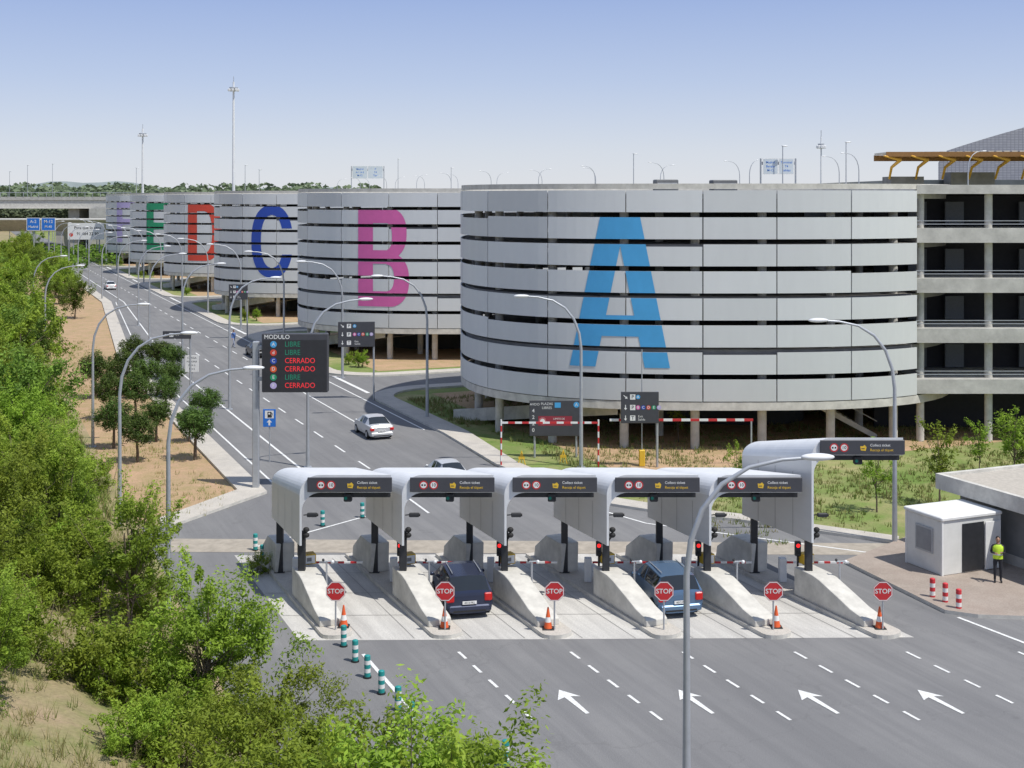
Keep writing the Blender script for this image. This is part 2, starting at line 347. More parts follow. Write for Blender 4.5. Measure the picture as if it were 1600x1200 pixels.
# ---------------------------------------------------------------- parking modules
R=16.4; NS=21; dth=2*math.pi/NS; NE=2.6; RY=14.4
def rho(th): return ((abs(math.sin(th))/R)**NE+(abs(math.cos(th))/RY)**NE)**(-1/NE)
def cyl_pt(r,th,z): q=rho(th)+(r-R); return (q*math.sin(th),-q*math.cos(th),z)
def arcwall(b,r,t0,t1,z0,z1,mat,n=4,thick=.08,tint=.5):
    V=[];F=[]
    for i in range(n+1):
        th=t0+(t1-t0)*i/n
        V+=[cyl_pt(r,th,z0),cyl_pt(r,th,z1),cyl_pt(r-thick,th,z1),cyl_pt(r-thick,th,z0)]
    for i in range(n):
        for k in range(4): F.append((i*4+k,i*4+4+k,i*4+4+(k+1)%4,i*4+(k+1)%4))
    F+=[(0,1,2,3),(n*4+3,n*4+2,n*4+1,n*4)]
    b.add(V,F,mat,False,tint)
TE=math.radians(45)
bands=[]; BH=1.29
for i in range(8):
    b=MB(); z0=2.98+1.59*i
    k=0; th=math.radians(27.6)+dth-dth*15
    while th<TE-.02:
        e=min(th+dth,TE)
        if TE-e<.05: e=TE
        sag=.14 if (i*3+k)%11==4 else 0
        arcwall(b,R+.08,th+.0022,e-.0022,z0,z0+BH-sag,clad,8,.07,rng.random()*.8)
        th+=dth;k+=1
        if e==TE: break
    bands.append(b.mesh('cladding_band'))
def letter_iv(ch,z):
    H=9.07
    if ch=='A':
        y=z/H; xo=-(3.12-(3.12-1.2)*y); xi=xo+1.6
        if xi>-.02 or 1.8<z<3.1: return [(xo,-xo)]
        return [(xo,xi),(-xi,-xo)]
    st=1.5
    if ch in 'EF':
        w=4.4
        if z>H-1.4: return [(-w/2,w/2)]
        if 3.9<z<5.2: return [(-w/2,w/2-.5)]
        if ch=='E' and z<1.4: return [(-w/2,w/2)]
        return [(-w/2,-w/2+st)]
    if ch=='C' or ch=='D':
        a=2.75; hh=H/2; zz=z-hh; sw=1.3 if ch=='C' else 1.5
        q=lambda a_,h_,p=2.3: a_*max(0,1-abs(zz/h_)**p)**(1/p) if abs(zz)<h_ else -1
        xo=q(a,hh); xi=q(a-sw,hh-1.25)
        if ch=='C':
            if xi<0: return [(-xo,xo)] if xo>0 else []
            if abs(zz)<1.6: return [(-xo,-xi)]
            return [(-xo,-xi),(xi,xo)]
        xr=max(.3,xo) if xo>0 else .3
        if xi<0: return [(-2.6,xr)]
        return [(-2.6,-1.1),(max(xi,-.3),xr)]
    if ch=='B':
        def xr(zc,hh,r,x0): 
            d=abs((z-zc)/hh); return x0+r*max(0,1-d**2.4)**(1/2.4) if d<1 else -9
        xo=max(xr(2.45,2.5,2.3,.3),xr(6.75,2.35,2.05,.3)); xo=max(xo,.3)
        xi=max(xr(2.65,1.25,.85,.25),xr(6.45,1.25,.65,.25))
        if xi<-5: return [(-2.5,xo)]
        return [(-2.5,-1.0),(xi,xo)]
LT={'A':(-25,1),'B':(-25.8,1.0),'C':(-26,1.05),'D':(-28,1.15),'E':(-32,1.12),'F':(-35,1.12)}
def letter_mesh(ch,mat):
    b=MB(); th0=math.radians(LT[ch][0]); wsx=LT[ch][1]; zb=4.93; r=R+.105
    for i in range(8):
        z0=2.98+1.59*i; z1=z0+BH; a=max(z0,zb)+.002; e=min(z1,zb+9.07)
        if e<=a: continue
        nr=max(1,int((e-a)/.085)); 
        for k in range(nr):
            za=a+(e-a)*k/nr; ze=a+(e-a)*(k+1)/nr
            A=letter_iv(ch,za-zb+1e-4);B=letter_iv(ch,ze-zb-1e-4)
            if len(A)!=len(B): A=B=letter_iv(ch,(za+ze)/2-zb)
            for (p0,p1),(q0,q1) in zip(A,B):
                p0*=wsx;p1*=wsx;q0*=wsx;q1*=wsx
                n=max(1,int((p1-p0)/.5)); V=[];F=[]
                for j in range(n+1):
                    f=j/n; V+=[cyl_pt(r,th0+(p0+(p1-p0)*f)/R,za),cyl_pt(r,th0+(q0+(q1-q0)*f)/R,ze)]
                for j in range(n): F.append((2*j,2*j+2,2*j+3,2*j+1))
                b.add(V,F,mat)
    return b.mesh('letter')
b=MB()
def ring(b,r0,r1,z0,z1,mat,n=84,t0=0,t1=2*math.pi):
    V=[];F=[]
    for i in range(n+1):
        th=t0+(t1-t0)*i/n; V+=[cyl_pt(r1,th,z0),cyl_pt(r1,th,z1),cyl_pt(r0,th,z1),cyl_pt(r0,th,z0)]
    for i in range(n):
        for k in range(4): F.append((i*4+k,i*4+4+k,i*4+4+(k+1)%4,i*4+(k+1)%4))
    b.add(V,F,mat)
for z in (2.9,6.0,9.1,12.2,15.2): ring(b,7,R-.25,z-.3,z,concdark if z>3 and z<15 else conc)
ring(b,R-.24,R+.06,2.45,2.93,conc2); ring(b,R-.24,R+.02,15.48,15.80,conc2)
slabs=b.mesh('floor_slabs')
b=MB(); ring(b,6.7,7,0,15,M('core_wall',(.07,.07,.07),.9),48); core=b.mesh('core_wall')  # core is near black: the interior's shade is put into its colour
b=MB(); b.tube([(0,0,0),(0,0,15)],.27,conc2,12); colm=b.mesh('column')
# straight access ramp rising under the cladding
b=MB(); p0=Vector((-16.9,-2.6)); p1=Vector((-6.6,-13.2)); d=(p1-p0).normalized(); nn=Vector((-d.y,d.x))
if nn.y<0: nn=-nn
n=12; V=[];F=[]
for i in range(n+1):
    f=i/n; c=p0+(p1-p0)*f; z=.05+2.3*f
    for off,zz in ((0,z-.35),(0,z+.5),(.2,z+.5),(.2,z),(3.6,z),(3.6,z-.35)): V.append((c.x+nn.x*off,c.y+nn.y*off,max(zz,-.02)))
for i in range(n):
    for k in range(6): F.append((i*6+k,i*6+6+k,i*6+6+(k+1)%6,i*6+(k+1)%6))
F.append((0,1,2,3,4,5)); b.add(V,F,conc2); rampm=b.mesh('ramp')
fx,fy,_=cyl_pt(R,TE,0)
def blk(b,x0,x1,y0,y1,z0,z1,mat): b.box(x0,x1,y0,y1,z0,z1,mat)
b=MB()
for z in (3.9,7.0,10.05,13.1): blk(b,fx+.05,fx+34,fy,fy+26,z-.88,z,concslab)
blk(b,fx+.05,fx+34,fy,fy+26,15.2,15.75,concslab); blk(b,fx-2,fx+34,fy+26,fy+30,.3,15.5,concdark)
bslab=b.mesh('deck_slabs')
b=MB(); blk(b,fx-1,fx+34,fy+5.5,fy+5.8,0,15.1,M('shade_backing_dark',(.04,.04,.045),.9));  # near-black sheet stands in for the shade inside the deck openings
lou=M('louvre',(.16,.17,.18),.7,0,.3,30)
for i in range(14):
    for z in (4,7.1,10.15,13.2):
        if (i*7+int(z))%3: b.box(fx+1+i*2.4,fx+2.2+i*2.4,fy+4.8,fy+5,z,z+1.5,lou)
bwall=b.mesh('shade_backing')
b=MB(); b.tube([(0,0,0),(0,0,15.2)],.24,conc2,12); bcol=b.mesh('block_column')
b=MB()
for z in (3.9,7,10.05,13.1):
    for dz in (.25,.45): b.box(fx+.1,fx+34,fy+.35,fy+.39,z+dz-.02,z+dz+.02,metal)
brail=b.mesh('railing')
b=MB()
for i in range(14): b.box(fx-6.5+.32*i*1.0,fx-6.1+.32*i,fy+1.5,fy+2.9,2.6-.19*i,2.7-.19*i,conc2)
b.add([(fx-6.6,fy+1.4,2.75),(fx-6.6,fy+1.4,2.4),(fx-2.0,fy+1.4,-.05),(fx-2.0,fy+1.4,.3)],[(0,1,2,3)],conc2)
b.tube([(fx-6.6,fy+1.35,3.6),(fx-2.0,fy+1.35,1.1)],.03,metal,6)
stair=b.mesh('staircase')
letters=[('A',skyblue,'sky blue'),('B',pink,'pink'),('C',blue,'deep blue'),('D',redl,'red'),('E',green,'green'),('F',lav,'lavender')]
for k,(ch,mt,cn) in enumerate(letters):
    c=LW(47.3,bu[k])
    e=thing('parking_building',c,0,f'round silver-clad car park, large {cn} letter {ch}','car park','round car park modules')
    for m in bands: mk('cladding_band',m,e)
    mk('letter',letter_mesh(ch,mt),e,label=f'large painted {cn} letter {ch}')
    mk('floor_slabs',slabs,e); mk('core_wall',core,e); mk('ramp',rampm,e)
    for i in range(NS):
        th=i*dth+.15
        x,y,z=cyl_pt(R-1.1,th,0)
        if x>fx-1 and y>fy+1 : continue
        mk('column',colm,e,(x,y,0))
    for i in range(9): 
        x,y,z=cyl_pt(11,i*.7+.3,0); mk('column',colm,e,(x,y,0))
    if k<2:
        mk('deck_slabs',bslab,e); mk('shade_backing',bwall,e); mk('railing',brail,e); mk('staircase',stair,e)
        for i in range(7): mk('block_column',bcol,e,(fx+.5+4.2*i,fy+.8,0))
# ---------------------------------------------------------------- toll canopies
def canopy(htop,zlow,W=3.36,L=4.6):
    h=htop
    outer=[(0,zlow),(0,h-.8)]+[(.75-.75*math.cos(a),h-.8+.75*math.sin(a)) for a in np.linspace(0.12,math.pi/2,10)]+[(W,h-.05)]
    inner=[(W,h-.70)]+[(.78-.70*math.sin(a),h-1.38+.68*math.cos(a)) for a in np.linspace(0,math.pi/2,9)]+[(.08,zlow)]
    P=outer+inner; n=len(P); b=MB(); V=[]
    for j in (0,1):
        for (x,z) in P:
            zz=z if j==0 else zlow+(z-zlow)*.76
            V.append((x-j*L*SA,j*L*CA,zz))
    no=len(outer)
    for i in range(n):
        i2=(i+1)%n; b.add([V[i],V[n+i],V[n+i2],V[i2]],[(0,1,2,3)],brushed if i<1 else metalw if i<no-1 else concmid,0<i<no-1,.5)
    b.add(V[:n],[tuple(range(n))],metalw); b.add(V[n:],[tuple(reversed(range(n)))],metalw)
    for q in (.25,.5,.75):
        b.add([(-.006-q*L*SA,q*L*CA,zlow+.02),(-.006-(q+.004)*L*SA,(q+.004)*L*CA,zlow+.02),(-.006-(q+.004)*L*SA,(q+.004)*L*CA,zlow+.8*(h-.9-zlow)),(-.006-q*L*SA,q*L*CA,zlow+.8*(h-.9-zlow))],[(0,1,2,3)],concdark)
    return b
concmid=M('canopy_underside',(.34,.34,.35),.6,.1,.1,2)
def canopy_sign(h,W=3.36):
    b=MB(); b.bbox(.30,W+.04,-.10,-.02,h-.66,h-.13,signdark,.015)
    z=h-.40; y=-.104; sy=[]
    for q,x in enumerate((.80,1.17)):
        l=MB(); l.disc(x,z,y,.16,red,20); l.disc(x,z,y-.003,.115,white,20)
        if q: l.text('10',.17,1.17,z,y-.006,black,bold=.01)
        else: l.rect(.72,.78,z-.03,z+.03,y-.006,black); l.rect(.82,.88,z-.03,z+.03,y-.006,black)
        sy.append(l.mesh('prohibition_symbol'))
    l=MB(); l.add([(1.78,y,z-.10),(1.96,y,z-.12),(1.99,y,z+.02),(1.92,y,z+.10),(1.85,y,z+.05),(1.76,y,z+.06)],[tuple(range(6))],yellow)
    l.rect(1.8,1.92,z-.05,z-.02,y-.003,signdark); sy.append(l.mesh('ticket_symbol'))
    l=MB(); l.text('Collect ticket',.135,2.12,z+.085,y,white,'LEFT',bold=.006); l.text('Recoja el tíquet',.135,2.12,z-.09,y,yellow,'LEFT',bold=.006)
    return b.mesh('sign_board'),sy+[l.mesh('lettering')]
can1=canopy(4.85,2.2).mesh('canopy_shell'); sg1,lt1=canopy_sign(4.85)
can2=canopy(6.22,2.3,L=4.55).mesh('canopy_shell'); sg2,lt2=canopy_sign(6.22)
b=MB(); b.bbox(-.13,.13,-.13,.13,.1,2.6,dark,.02); b.box(-.2,.2,-.2,.2,.1,.16,dark); ccol=b.mesh('support_column')
b=MB(); b.box(.25,3.3,.25,.45,3.92,4.1,dark); b.bbox(1.6,1.9,.1,.35,3.78,4.08,dark,.03); b.disc(1.68,3.92,.09,.06,lampgreen,14); b.disc(1.83,3.92,.09,.06,black,14); gant=b.mesh('lane_signal')
b=MB(); b.tube([(.1,.3,3.25),(.42,.2,3.3)],.02,dark,6); b.bbox(.25,.62,.08,.24,3.22,3.36,dark,.02); b.tube([(.62,.16,3.29),(.66,.16,3.29)],.05,black,10); camm=b.mesh('security_camera')
b=MB()
for z in (2.55,2.75): b.ell((.22,.15,z),(.12,.1,.1),black,10,6)
b.tube([(.05,.15,2.3),(.22,.15,2.55),(.22,.15,2.8)],.03,black,6); spk=b.mesh('loudspeaker')
for k in range(6):
    big=k==5
    e=thing('toll_canopy',(-7.8+3.76*k,47,0),0,('tall ' if big else '')+'curved brushed steel lane canopy with dark ticket sign','toll canopy','curved canopies over the toll lanes')
    mk('canopy_shell',can2 if big else can1,e); sb=mk('sign_board',sg2 if big else sg1,e)
    for m_ in (lt2 if big else lt1): mk(m_.name.split('.')[0],m_,sb)
    for tt in (.55,4.1): mk('support_column',ccol,e,(.12-tt*SA+.1,tt*CA,0))
    o=mk('lane_signal',gant,e); o.location.z=1.37 if big else 0
    mk('security_camera',camm,e); mk('loudspeaker',spk,e)
b=MB(); nose=[(.55*math.cos(a),-.25+.4*math.sin(a)) for a in np.linspace(math.pi,2*math.pi,9)]
b.prism(nose+[(.55,10.4),(-.55,10.4)],-.01,.14,pavemat,conc2); ibase=b.mesh('kerb_base')
b=MB(); b.prof([(.35,.13),(.35,.36),(.5,.44),(1.1,.54),(1.8,.76),(2.9,1.08),(3.3,1.15),(4.4,1.17),(4.4,.13)],-.44,.40,conc2); iw=b.mesh('concrete_wedge')
b=MB(); b.prof([(7.3,.13),(7.25,1.3),(8.7,1.3),(9.8,.6),(9.9,.13)],-.40,.36,conc2); ib=b.mesh('concrete_block')
for me in (iw,ib):
    bm=bmesh.new(); bm.from_mesh(me); bmesh.ops.bevel(bm,geom=bm.edges[:],offset=.035,segments=2,affect='EDGES',profile=.5); bm.to_mesh(me); bm.free()
b=MB(); b.bbox(.14,.40,4.5,4.8,.13,.98,metalw,.02); b.bbox(.04,.50,4.42,4.86,1.16,1.54,yellow,.02); b.box(.2,.34,4.55,4.75,.98,1.16,metal); b.rect(.08,.46,1.20,1.50,4.415,white)
b.rect(.14,.32,1.28,1.42,4.412,concdark); mach=b.mesh('machine_housing')
for k in range(6):
    p=(-6.1+3.76*k,44.05,0)
    e=thing('toll_island',p,AL,'raised concrete island with sloping wedge barrier between toll lanes','toll island','concrete toll islands')
    mk('kerb_base',ibase,e); mk('concrete_wedge',iw,e); mk('concrete_block',ib,e)
    e=thing('ticket_machine',p,AL,'yellow and white ticket machine on the toll island','ticket machine','ticket machines on the islands')
    mk('machine_housing',mach,e)
def place(frame_p,loc): return Vector(frame_p)+Matrix.Rotation(AL,3,'Z')@Vector(loc)
def lane_things(fn,local,label,cat,group,name,rot=0,skip=()):
    proto=None
    for k in range(6):
        if k in skip: continue
        p=place((-6.1+3.76*k,44.05,0),local)
        if proto is None:
            proto=thing(name,p,rot,label,cat,group); fn(proto)
        else: copytree(proto,p)
def boom(e):
    b=MB(); b.bbox(-.14,.14,-.14,.14,0,.92,metalw,.02); b.obj('barrier_housing',e)
    b=MB()
    for i in range(10): b.box(.17+i*.24,.17+(i+1)*.24,-.03,.03,.70,.77,(red,white)[i%2])
    b.obj('barrier_arm',e)
lane_things(boom,(.1,5.9,.14),'red and white striped boom barrier lowered across the lane','boom barrier','boom barriers','boom_barrier')
def tlight(e):
    b=MB(); b.tube([(0,0,0),(0,0,1.35)],.04,dark,8); b.obj('pole',e)
    b=MB(); b.bbox(-.11,.11,-.09,.09,1.3,1.85,dark,.02); b.obj('signal_housing',e)
    b=MB(); b.ell((0,-.09,1.70),(.075,.03,.075),lampred,12,8); b.obj('red_lens',e)
    b=MB(); b.ell((0,-.09,1.45),(.07,.03,.07),black,12,8); b.obj('unlit_lens',e)
lane_things(tlight,(-.02,4.75,.14),'small black traffic signal showing red light','traffic light','lane traffic signals','traffic_light')
def cpost(e):
    b=MB(); b.tube([(0,0,0),(0,0,1.5)],.035,metal,8); b.obj('post',e)
    b=MB(); b.tube([(-.12,0,1.5),(.2,-.02,1.52)],.03,metal,6); b.ell((.22,-.02,1.5),(.07,.07,.07),metalw,10,6); b.ell((-.12,0,1.56),(.05,.05,.06),dark,8,6); b.obj('sensor_head',e)
lane_things(cpost,(.49,2.9,.14),'slim grey post with sensor head beside the lane','sensor post','sensor posts','sensor_post')
def stop(e):
    b=MB(); b.tube([(0,.03,0),(0,.03,1.62)],.03,metal,8); b.obj('post',e)
    b=MB(); b.disc(0,1.33,0,.355,red,8,0,math.pi/8); b.disc(0,1.33,.02,.355,metal,8,0,math.pi/8)
    V=[(.355*math.cos(math.pi/8+k*math.pi/4),y,1.33+.355*math.sin(math.pi/8+k*math.pi/4)) for y in (0,.02) for k in range(8)]
    b.add(V,[(k,(k+1)%8,8+(k+1)%8,8+k) for k in range(8)],metal)
    b.disc(0,1.33,-.004,.345,white,8,.32,math.pi/8); b.obj('sign_plate',e)
    b=MB(); b.text('STOP',.23,0,1.33,-.005,white,bold=.012,sx=1.0); b.obj('lettering',e)
lane_things(stop,(0,-.1,.13),'red octagonal stop sign on a short grey post','stop sign','stop signs at the island ends','stop_sign')
def cone_thing(loc,lab='orange and white traffic cone'):
    e=thing('traffic_cone',loc,0,lab+' standing on the island end','traffic cone','traffic cones')
    b=MB(); b.bbox(-.2,.2,-.2,.2,0,.04,black,.015); b.obj('cone_base',e)
    b=MB(); b.tube([(0,0,.04),(0,0,.25)],[.15,.11],orange,14,False); b.tube([(0,0,.25),(0,0,.42)],[.11,.08],white,14,False); b.tube([(0,0,.42),(0,0,.75)],[.08,.025],orange,14,True); b.obj('cone_body',e)
    return e
c0=cone_thing(place((-6.1,44.05,0),(.35,.12,.13)))
for k,dx in ((1,.05),(2,-.15),(4,.25),(5,.02)):
    copytree(c0,place((-6.1+3.76*k,44.05,0),(dx+.0,.1,.13)))
def bollard(loc,mat,lab,grp,h=.78):
    e=thing('bollard',loc,0,lab,'bollard',grp)
    b=MB(); b.tube([(0,0,0),(0,0,.05)],.13,black,12); b.obj('bollard_base',e)
    b=MB(); zs=np.linspace(.05,h,6)
    for i in range(5): b.tube([(0,0,zs[i]),(0,0,zs[i+1])],[.1,.1],(mat,white)[i%2],14,i==4)
    b.ell((0,0,h),(.1,.1,.04),mat,12,6); b.obj('banded_post',e); return e
tb=bollard(G(537,1010),teal,'teal and white banded plastic bollard on the asphalt','teal lane bollards',.68)
for p in ((555,1034),(574,1059),(596,1084),(622,1110),(644,1136),(790,1198),(399,860),(410,878),(504,822),(566,809)):
    copytree(tb,G(*p))
rb=bollard(G(1457,938),M('bollard_red',(.62,.04,.05),.5),'red and white banded bollard beside the paving','red bollards',.8)
for p in ((1477,946),(1498,956)): copytree(rb,G(*p))
# ---------------------------------------------------------------- street lamps
def lamp(loc,rot,scale=1,label='tall grey street lamp with curved arm',group='street lamps'):
    e=thing('street_lamp',loc,rot,label,'street lamp',group)
    pts=[(0,0,0),(0,0,.9),(0,0,3),(0,0,6.2),(.1,0,7.0),(.38,0,7.75),(.85,0,8.35),(1.5,0,8.75),(2.3,0,8.93),(2.9,0,8.97)]
    b=MB(); b.tube(pts,[.11,.105,.09,.075,.07,.065,.06,.05,.045,.04],metal,10); b.box(-.2,.2,-.2,.2,0,.03,metal); b.obj('pole',e)
    b=MB(); b.ell((3.15,0,8.99),(.42,.15,.09),metalw,14,8); b.obj('lamp_head',e); e.scale=(scale,)*3; return e
L0=lamp(G(263,950),AL*.3,.97)
for p,r,s in [((187,825),.1,.98),((145,698),.1,.95),((481,730),.3,1.03),((1398,850),math.pi+.1,1.08),((908,730),math.pi+.1,1.06)]:
    copytree(L0,G(*p),r,s)
copytree(L0,(4.12,30.2,0),.02,.985)
for k in range(1,14): copytree(L0,LW(17.4 if k<4 else 18.9,70+21*k),.3,1.03)
for k in range(0,13): copytree(L0,LW(29.0,82+21*k),math.pi+.25,1.08)
for k in range(3,5): copytree(L0,LW(7,61+21*k),.25,.97)
b=MB(); b.box(96,112,40,900,12.3,13.4,conc2); b.box(96,96.3,40,900,13.4,14.2,conc2)
for k in range(30): b.box(102,105,60+k*28,62+k*28,0,12.3,conc2)
b.obj('elevated_roadway',rot=AL,kind='structure')
for k in range(22): copytree(L0,LW(98 if k%2 else 104,112+11.5*k,13.4),math.pi+AL if k%3 else AL,.76)
def gantry(loc,rot,wd,n,zs,ph,label,lines):
    e=thing('overhead_sign',loc,rot,label,'road sign','overhead road signs')
    b=MB()
    b.tube([(-.2,0.1,0),(-.2,.1,zs+ph)],.12,metal,8); b.tube([(n*wd+.2,.1,0),(n*wd+.2,.1,zs+ph)],.12,metal,8); b.box(-.2,n*wd+.2,.05,.15,zs+ph*.6,zs+ph*.8,metal); b.obj('frame',e)
    for i in range(n):
        b=MB(); b.box(i*wd+.06,(i+1)*wd-.06,-.06,0,zs,zs+ph,white); b.rect(i*wd+.14,(i+1)*wd-.14,zs+.08,zs+ph-.08,-.063,signpale); b.obj('sign_panel',e)
        b=MB()
        for q,tx in enumerate(lines[i]): b.text(tx,ph*.2,(i+.5)*wd,zs+ph*(.75-.25*q),-.068,roadblue,bold=.01)
        b.obj('lettering',e)
signpale=M('pale_sign_face',(.60,.66,.70),.5,0,.05,1)
gantry(LW(97,142,13.4),0,2.1,2,4.6,2.1,'twin white overhead direction signs on posts',[('Madrid','Barajas','M-12'),('Terminal','T4','Salidas')])
gantry(LW(97,335,13.4),0,4.2,2,6.6,3.4,'twin white overhead direction signs on tall posts',[('Madrid','A-1 A-2','M-12'),('P','T4','Taxi')])
def mast(px,D,ytop,lab,w=1):
    s=2000/D; x=(px-800)/s; H=CAMZ+(308-ytop)/s
    e=thing('floodlight_mast',(x,D,0),0,lab,'floodlight mast','floodlight masts')
    b=MB(); b.tube([(0,0,0),(0,0,H)],[.38*w,.17*w],metalw,10); b.obj('pole',e)
    b=MB(); b.tube([(0,0,H-1.2),(0,0,H-1)],.8*w,metal,12)
    for k in range(8):
        a=k*math.pi/4; b.bbox(.85*w*math.cos(a)-.2,.85*w*math.cos(a)+.2,.85*w*math.sin(a)-.2,.85*w*math.sin(a)+.2,H-1.7,H-1.25,metalw,.05)
    b.tube([(0,0,H),(0,0,H+1)],.05,metal,6); b.obj('floodlight_crown',e)
mast(365,235,128,'very tall pale floodlight mast behind the car park')
mast(223,278,201,'tall pale floodlight mast behind the car park')
mast(1283,190,214,'slim floodlight mast rising behind the roof',.6)
for px,D,yt in ((15,420,268),(43,400,258),(82,430,256),(213,300,262),(383,310,258),(405,320,265),(622,330,248),(705,300,262),(1322,165,222),(1223,168,228),(990,210,240)):
    s=2000/D; H=CAMZ+(308-yt)/s
    e=thing('pole',((px-800)/s,D,0),0,'thin distant grey pole with small head','pole','distant poles')
    b=MB(); b.tube([(0,0,0),(0,0,H)],[.13,.06],metal,6); b.obj('shaft',e); b=MB(); b.ell((.25,0,H),(.45,.15,.1),metalw,8,5); b.obj('lamp_head',e)
for px,D,wd in ((1040,84,1.5),(1130,86,1.7)):
    s=2000/D; e=thing('rooftop_unit',((px-800)/s,D,15.2),.1,'dark ventilation unit on the car park roof','rooftop unit','rooftop units')
    b=MB(); b.bbox(-wd/2,wd/2,-.5,.5,.0,.95,M('unit_grey',(.14,.145,.15),.6),.05); 
    for i in range(4): b.box(-wd/2+.1,wd/2-.1,-.53,-.5,.15+.17*i,.22+.17*i,metal)
    b.obj('housing',e)
# ---------------------------------------------------------------- signs
p=G(400,765); e=thing('message_display',p,0,'dark electronic board listing free and closed car park modules','electronic sign')
b=MB(); b.bbox(-.16,.16,-.16,.16,0,7.6,metal,.03); b.box(-.35,.35,-.35,.35,0,.06,metal); b.obj('post',e)
b=MB(); b.bbox(.38,3.75,-.45,.0,5.05,8.05,signdark,.04); b.box(.1,.4,-.2,-.1,5.6,5.8,metal); b.box(.1,.4,-.2,-.1,7.2,7.4,metal); b.rect(.44,3.69,5.1,7.72,-.454,M('display_black',(.03,.03,.034),.5)); b.obj('display_housing',e)
b=MB(); b.text('MODULO',.30,.5,7.87,-.458,white,'LEFT',bold=.012)
rows=[('A','LIBRE',skyblue),('d','LIBRE',redl),('C','CERRADO',blue),('D','CERRADO',orange),('E','LIBRE',green),('F','CERRADO',lav)]
for i,(c,tx,mt) in enumerate(rows):
    z=7.5-.42*i
    b.text(tx,.38,1.55,z,-.458,ledgreen if tx=='LIBRE' else ledred,'LEFT',bold=-.006,sx=.88)
b.obj('lettering',e)
for i,(c,tx,mt) in enumerate(rows):
    z=7.5-.42*i; b=MB(); b.disc(.98,z,-.458,.17,mt,18); b.text(c,.24,.98,z,-.461,white,bold=.01); b.obj('letter_disc',e)
def dirsign(loc,wd,ht,zb,rowsd,lab,post_side=1,rot=0):
    e=thing('direction_sign',loc,rot,lab,'direction sign','dark direction signs')
    b=MB(); b.tube([(0,.08,0),(0,.08,zb+ht)],.07,metal,10); b.obj('post',e)
    b=MB(); x0=-wd+.08 if post_side>0 else -.08; b.bbox(x0,x0+wd,-.06,0.0,zb,zb+ht,signdark,.02); b.obj('sign_panel',e)
    b=MB(); n=len(rowsd)
    for i,(ar,tx,cols) in enumerate(rowsd):
        z=zb+ht*(1-(i+.5)/n); sz=ht/n*.5
        a={'ne':-.8,'se':-2.3,'s':math.pi,'w':math.pi/2,'n':0}[ar]; ca,sa=math.cos(a),math.sin(a); cx=x0+wd*.12
        pts=[(0,.5),(-.3,.1),(-.08,.1),(-.08,-.5),(.08,-.5),(.08,.1),(.3,.1)]
        b.add([(cx+(q[0]*ca-q[1]*sa)*sz,-.064,z+(q[0]*sa+q[1]*ca)*sz) for q in pts],[tuple(range(7))],white)
        b.rect(x0+wd*.24,x0+wd*.24+sz,z-sz/2,z+sz/2,-.063,white); b.text(tx,sz*.95,x0+wd*.24+sz/2,z,-.066,signdark,bold=.012)
        for j,(c,mt) in enumerate(cols):
            cx2=x0+wd*.45+j*sz*1.0; 
            if mt: b.disc(cx2,z,-.064,sz*.42,mt,14); b.text(c,sz*.7,cx2,z,-.067,white,bold=.01)
            else: b.text(c,sz*.6,cx2,z,-.067,white,'LEFT')
    b.obj('lettering',e); return e
R3=[('se','P',[('A',skyblue)]),('s','P',[('B',pink),('C',blue),('D',redl),('E',green),('F',lav)]),('s','T',[('Exit\nSalida',None)])]
dirsign(G(1027,730),2.1,1.75,2.45,R3,'dark direction sign with coloured letter discs on grey post')
dirsign(G(584,625),2.7,1.85,3.95,R3,'dark direction sign with coloured letter discs by the road',rot=.1)
dirsign(G(386,530),2.0,1.6,4.2,R3,'small dark direction sign with coloured discs by the kerb')
dirsign(G(297,640),2.0,.55,5.0,[('w','H',[('C S',None)])],'narrow dark lane sign on a grey post')
maroon=M('maroon_panel',(.30,.03,.05),.5)
p=G(868,715); e=thing('occupancy_board',p,0,'dark free spaces board with red height warning panel','information sign')
for x in (-1.2,1.2):
    b=MB(); b.tube([(x,.1,0),(x,.1,3.2)],.06,metal,8); b.obj('post',e)
b=MB(); b.bbox(-1.5,1.45,-.05,.03,1.25,3.3,signdark,.02); b.rect(-1.0,.95,1.85,2.4,-.054,maroon); b.obj('sign_panel',e)
b=MB(); b.text('AVDO',.2,-1.2,3.07,-.058,white); b.text('PLAZAS',.2,-.5,3.1,-.058,white); b.text('LIBRES',.2,-.5,2.87,-.058,white); b.disc(1.2,3.05,-.058,.17,skyblue,16); b.text('A',.25,1.2,3.05,-.061,white)
b.rect(-.05,.3,2.88,3.18,-.058,skyblue); b.disc(-.75,2.12,-.058,.2,white,20); b.disc(-.75,2.12,-.061,.19,red,20,.14)
b.text('LIMITE DE',.15,.2,2.24,-.058,white); b.text('ALTURA 2,30',.15,.2,2.02,-.058,white)
for i,c in enumerate('4220'): b.text(c,.3,-1.28,2.7-.37*i,-.058,white,bold=.01)
b.obj('lettering',e)
p0=G(783,730); e=thing('height_limit_frame',p0,0,'red and white striped height limit frame over the entrance','height barrier')
for x in (0,5.4):
    b=MB()
    for i in range(8): b.tube([(x,0,i*.33),(x,0,(i+1)*.33)],.05,(red,white)[i%2],8)
    b.obj('striped_post',e)
b=MB()
for i in range(14): b.box(i*.386,(i+1)*.386,-.04,.04,2.42,2.52,(white,red)[i%2])
b.obj('striped_beam',e)
p0=G(1003,728); e=thing('boom_barrier',p0,0,'yellow barrier post with red and white boom at car park entrance','boom barrier')
b=MB(); b.bbox(-.16,.16,-.16,.16,0,.9,yellow,.03); b.tube([(0,0,.9),(0,0,6.5)],.03,metal,6); b.obj('barrier_housing',e)
b=MB(); b.tube([(6.1,0,0),(6.1,0,2.5)],.05,metal,8); b.obj('rest_post',e)
b=MB()
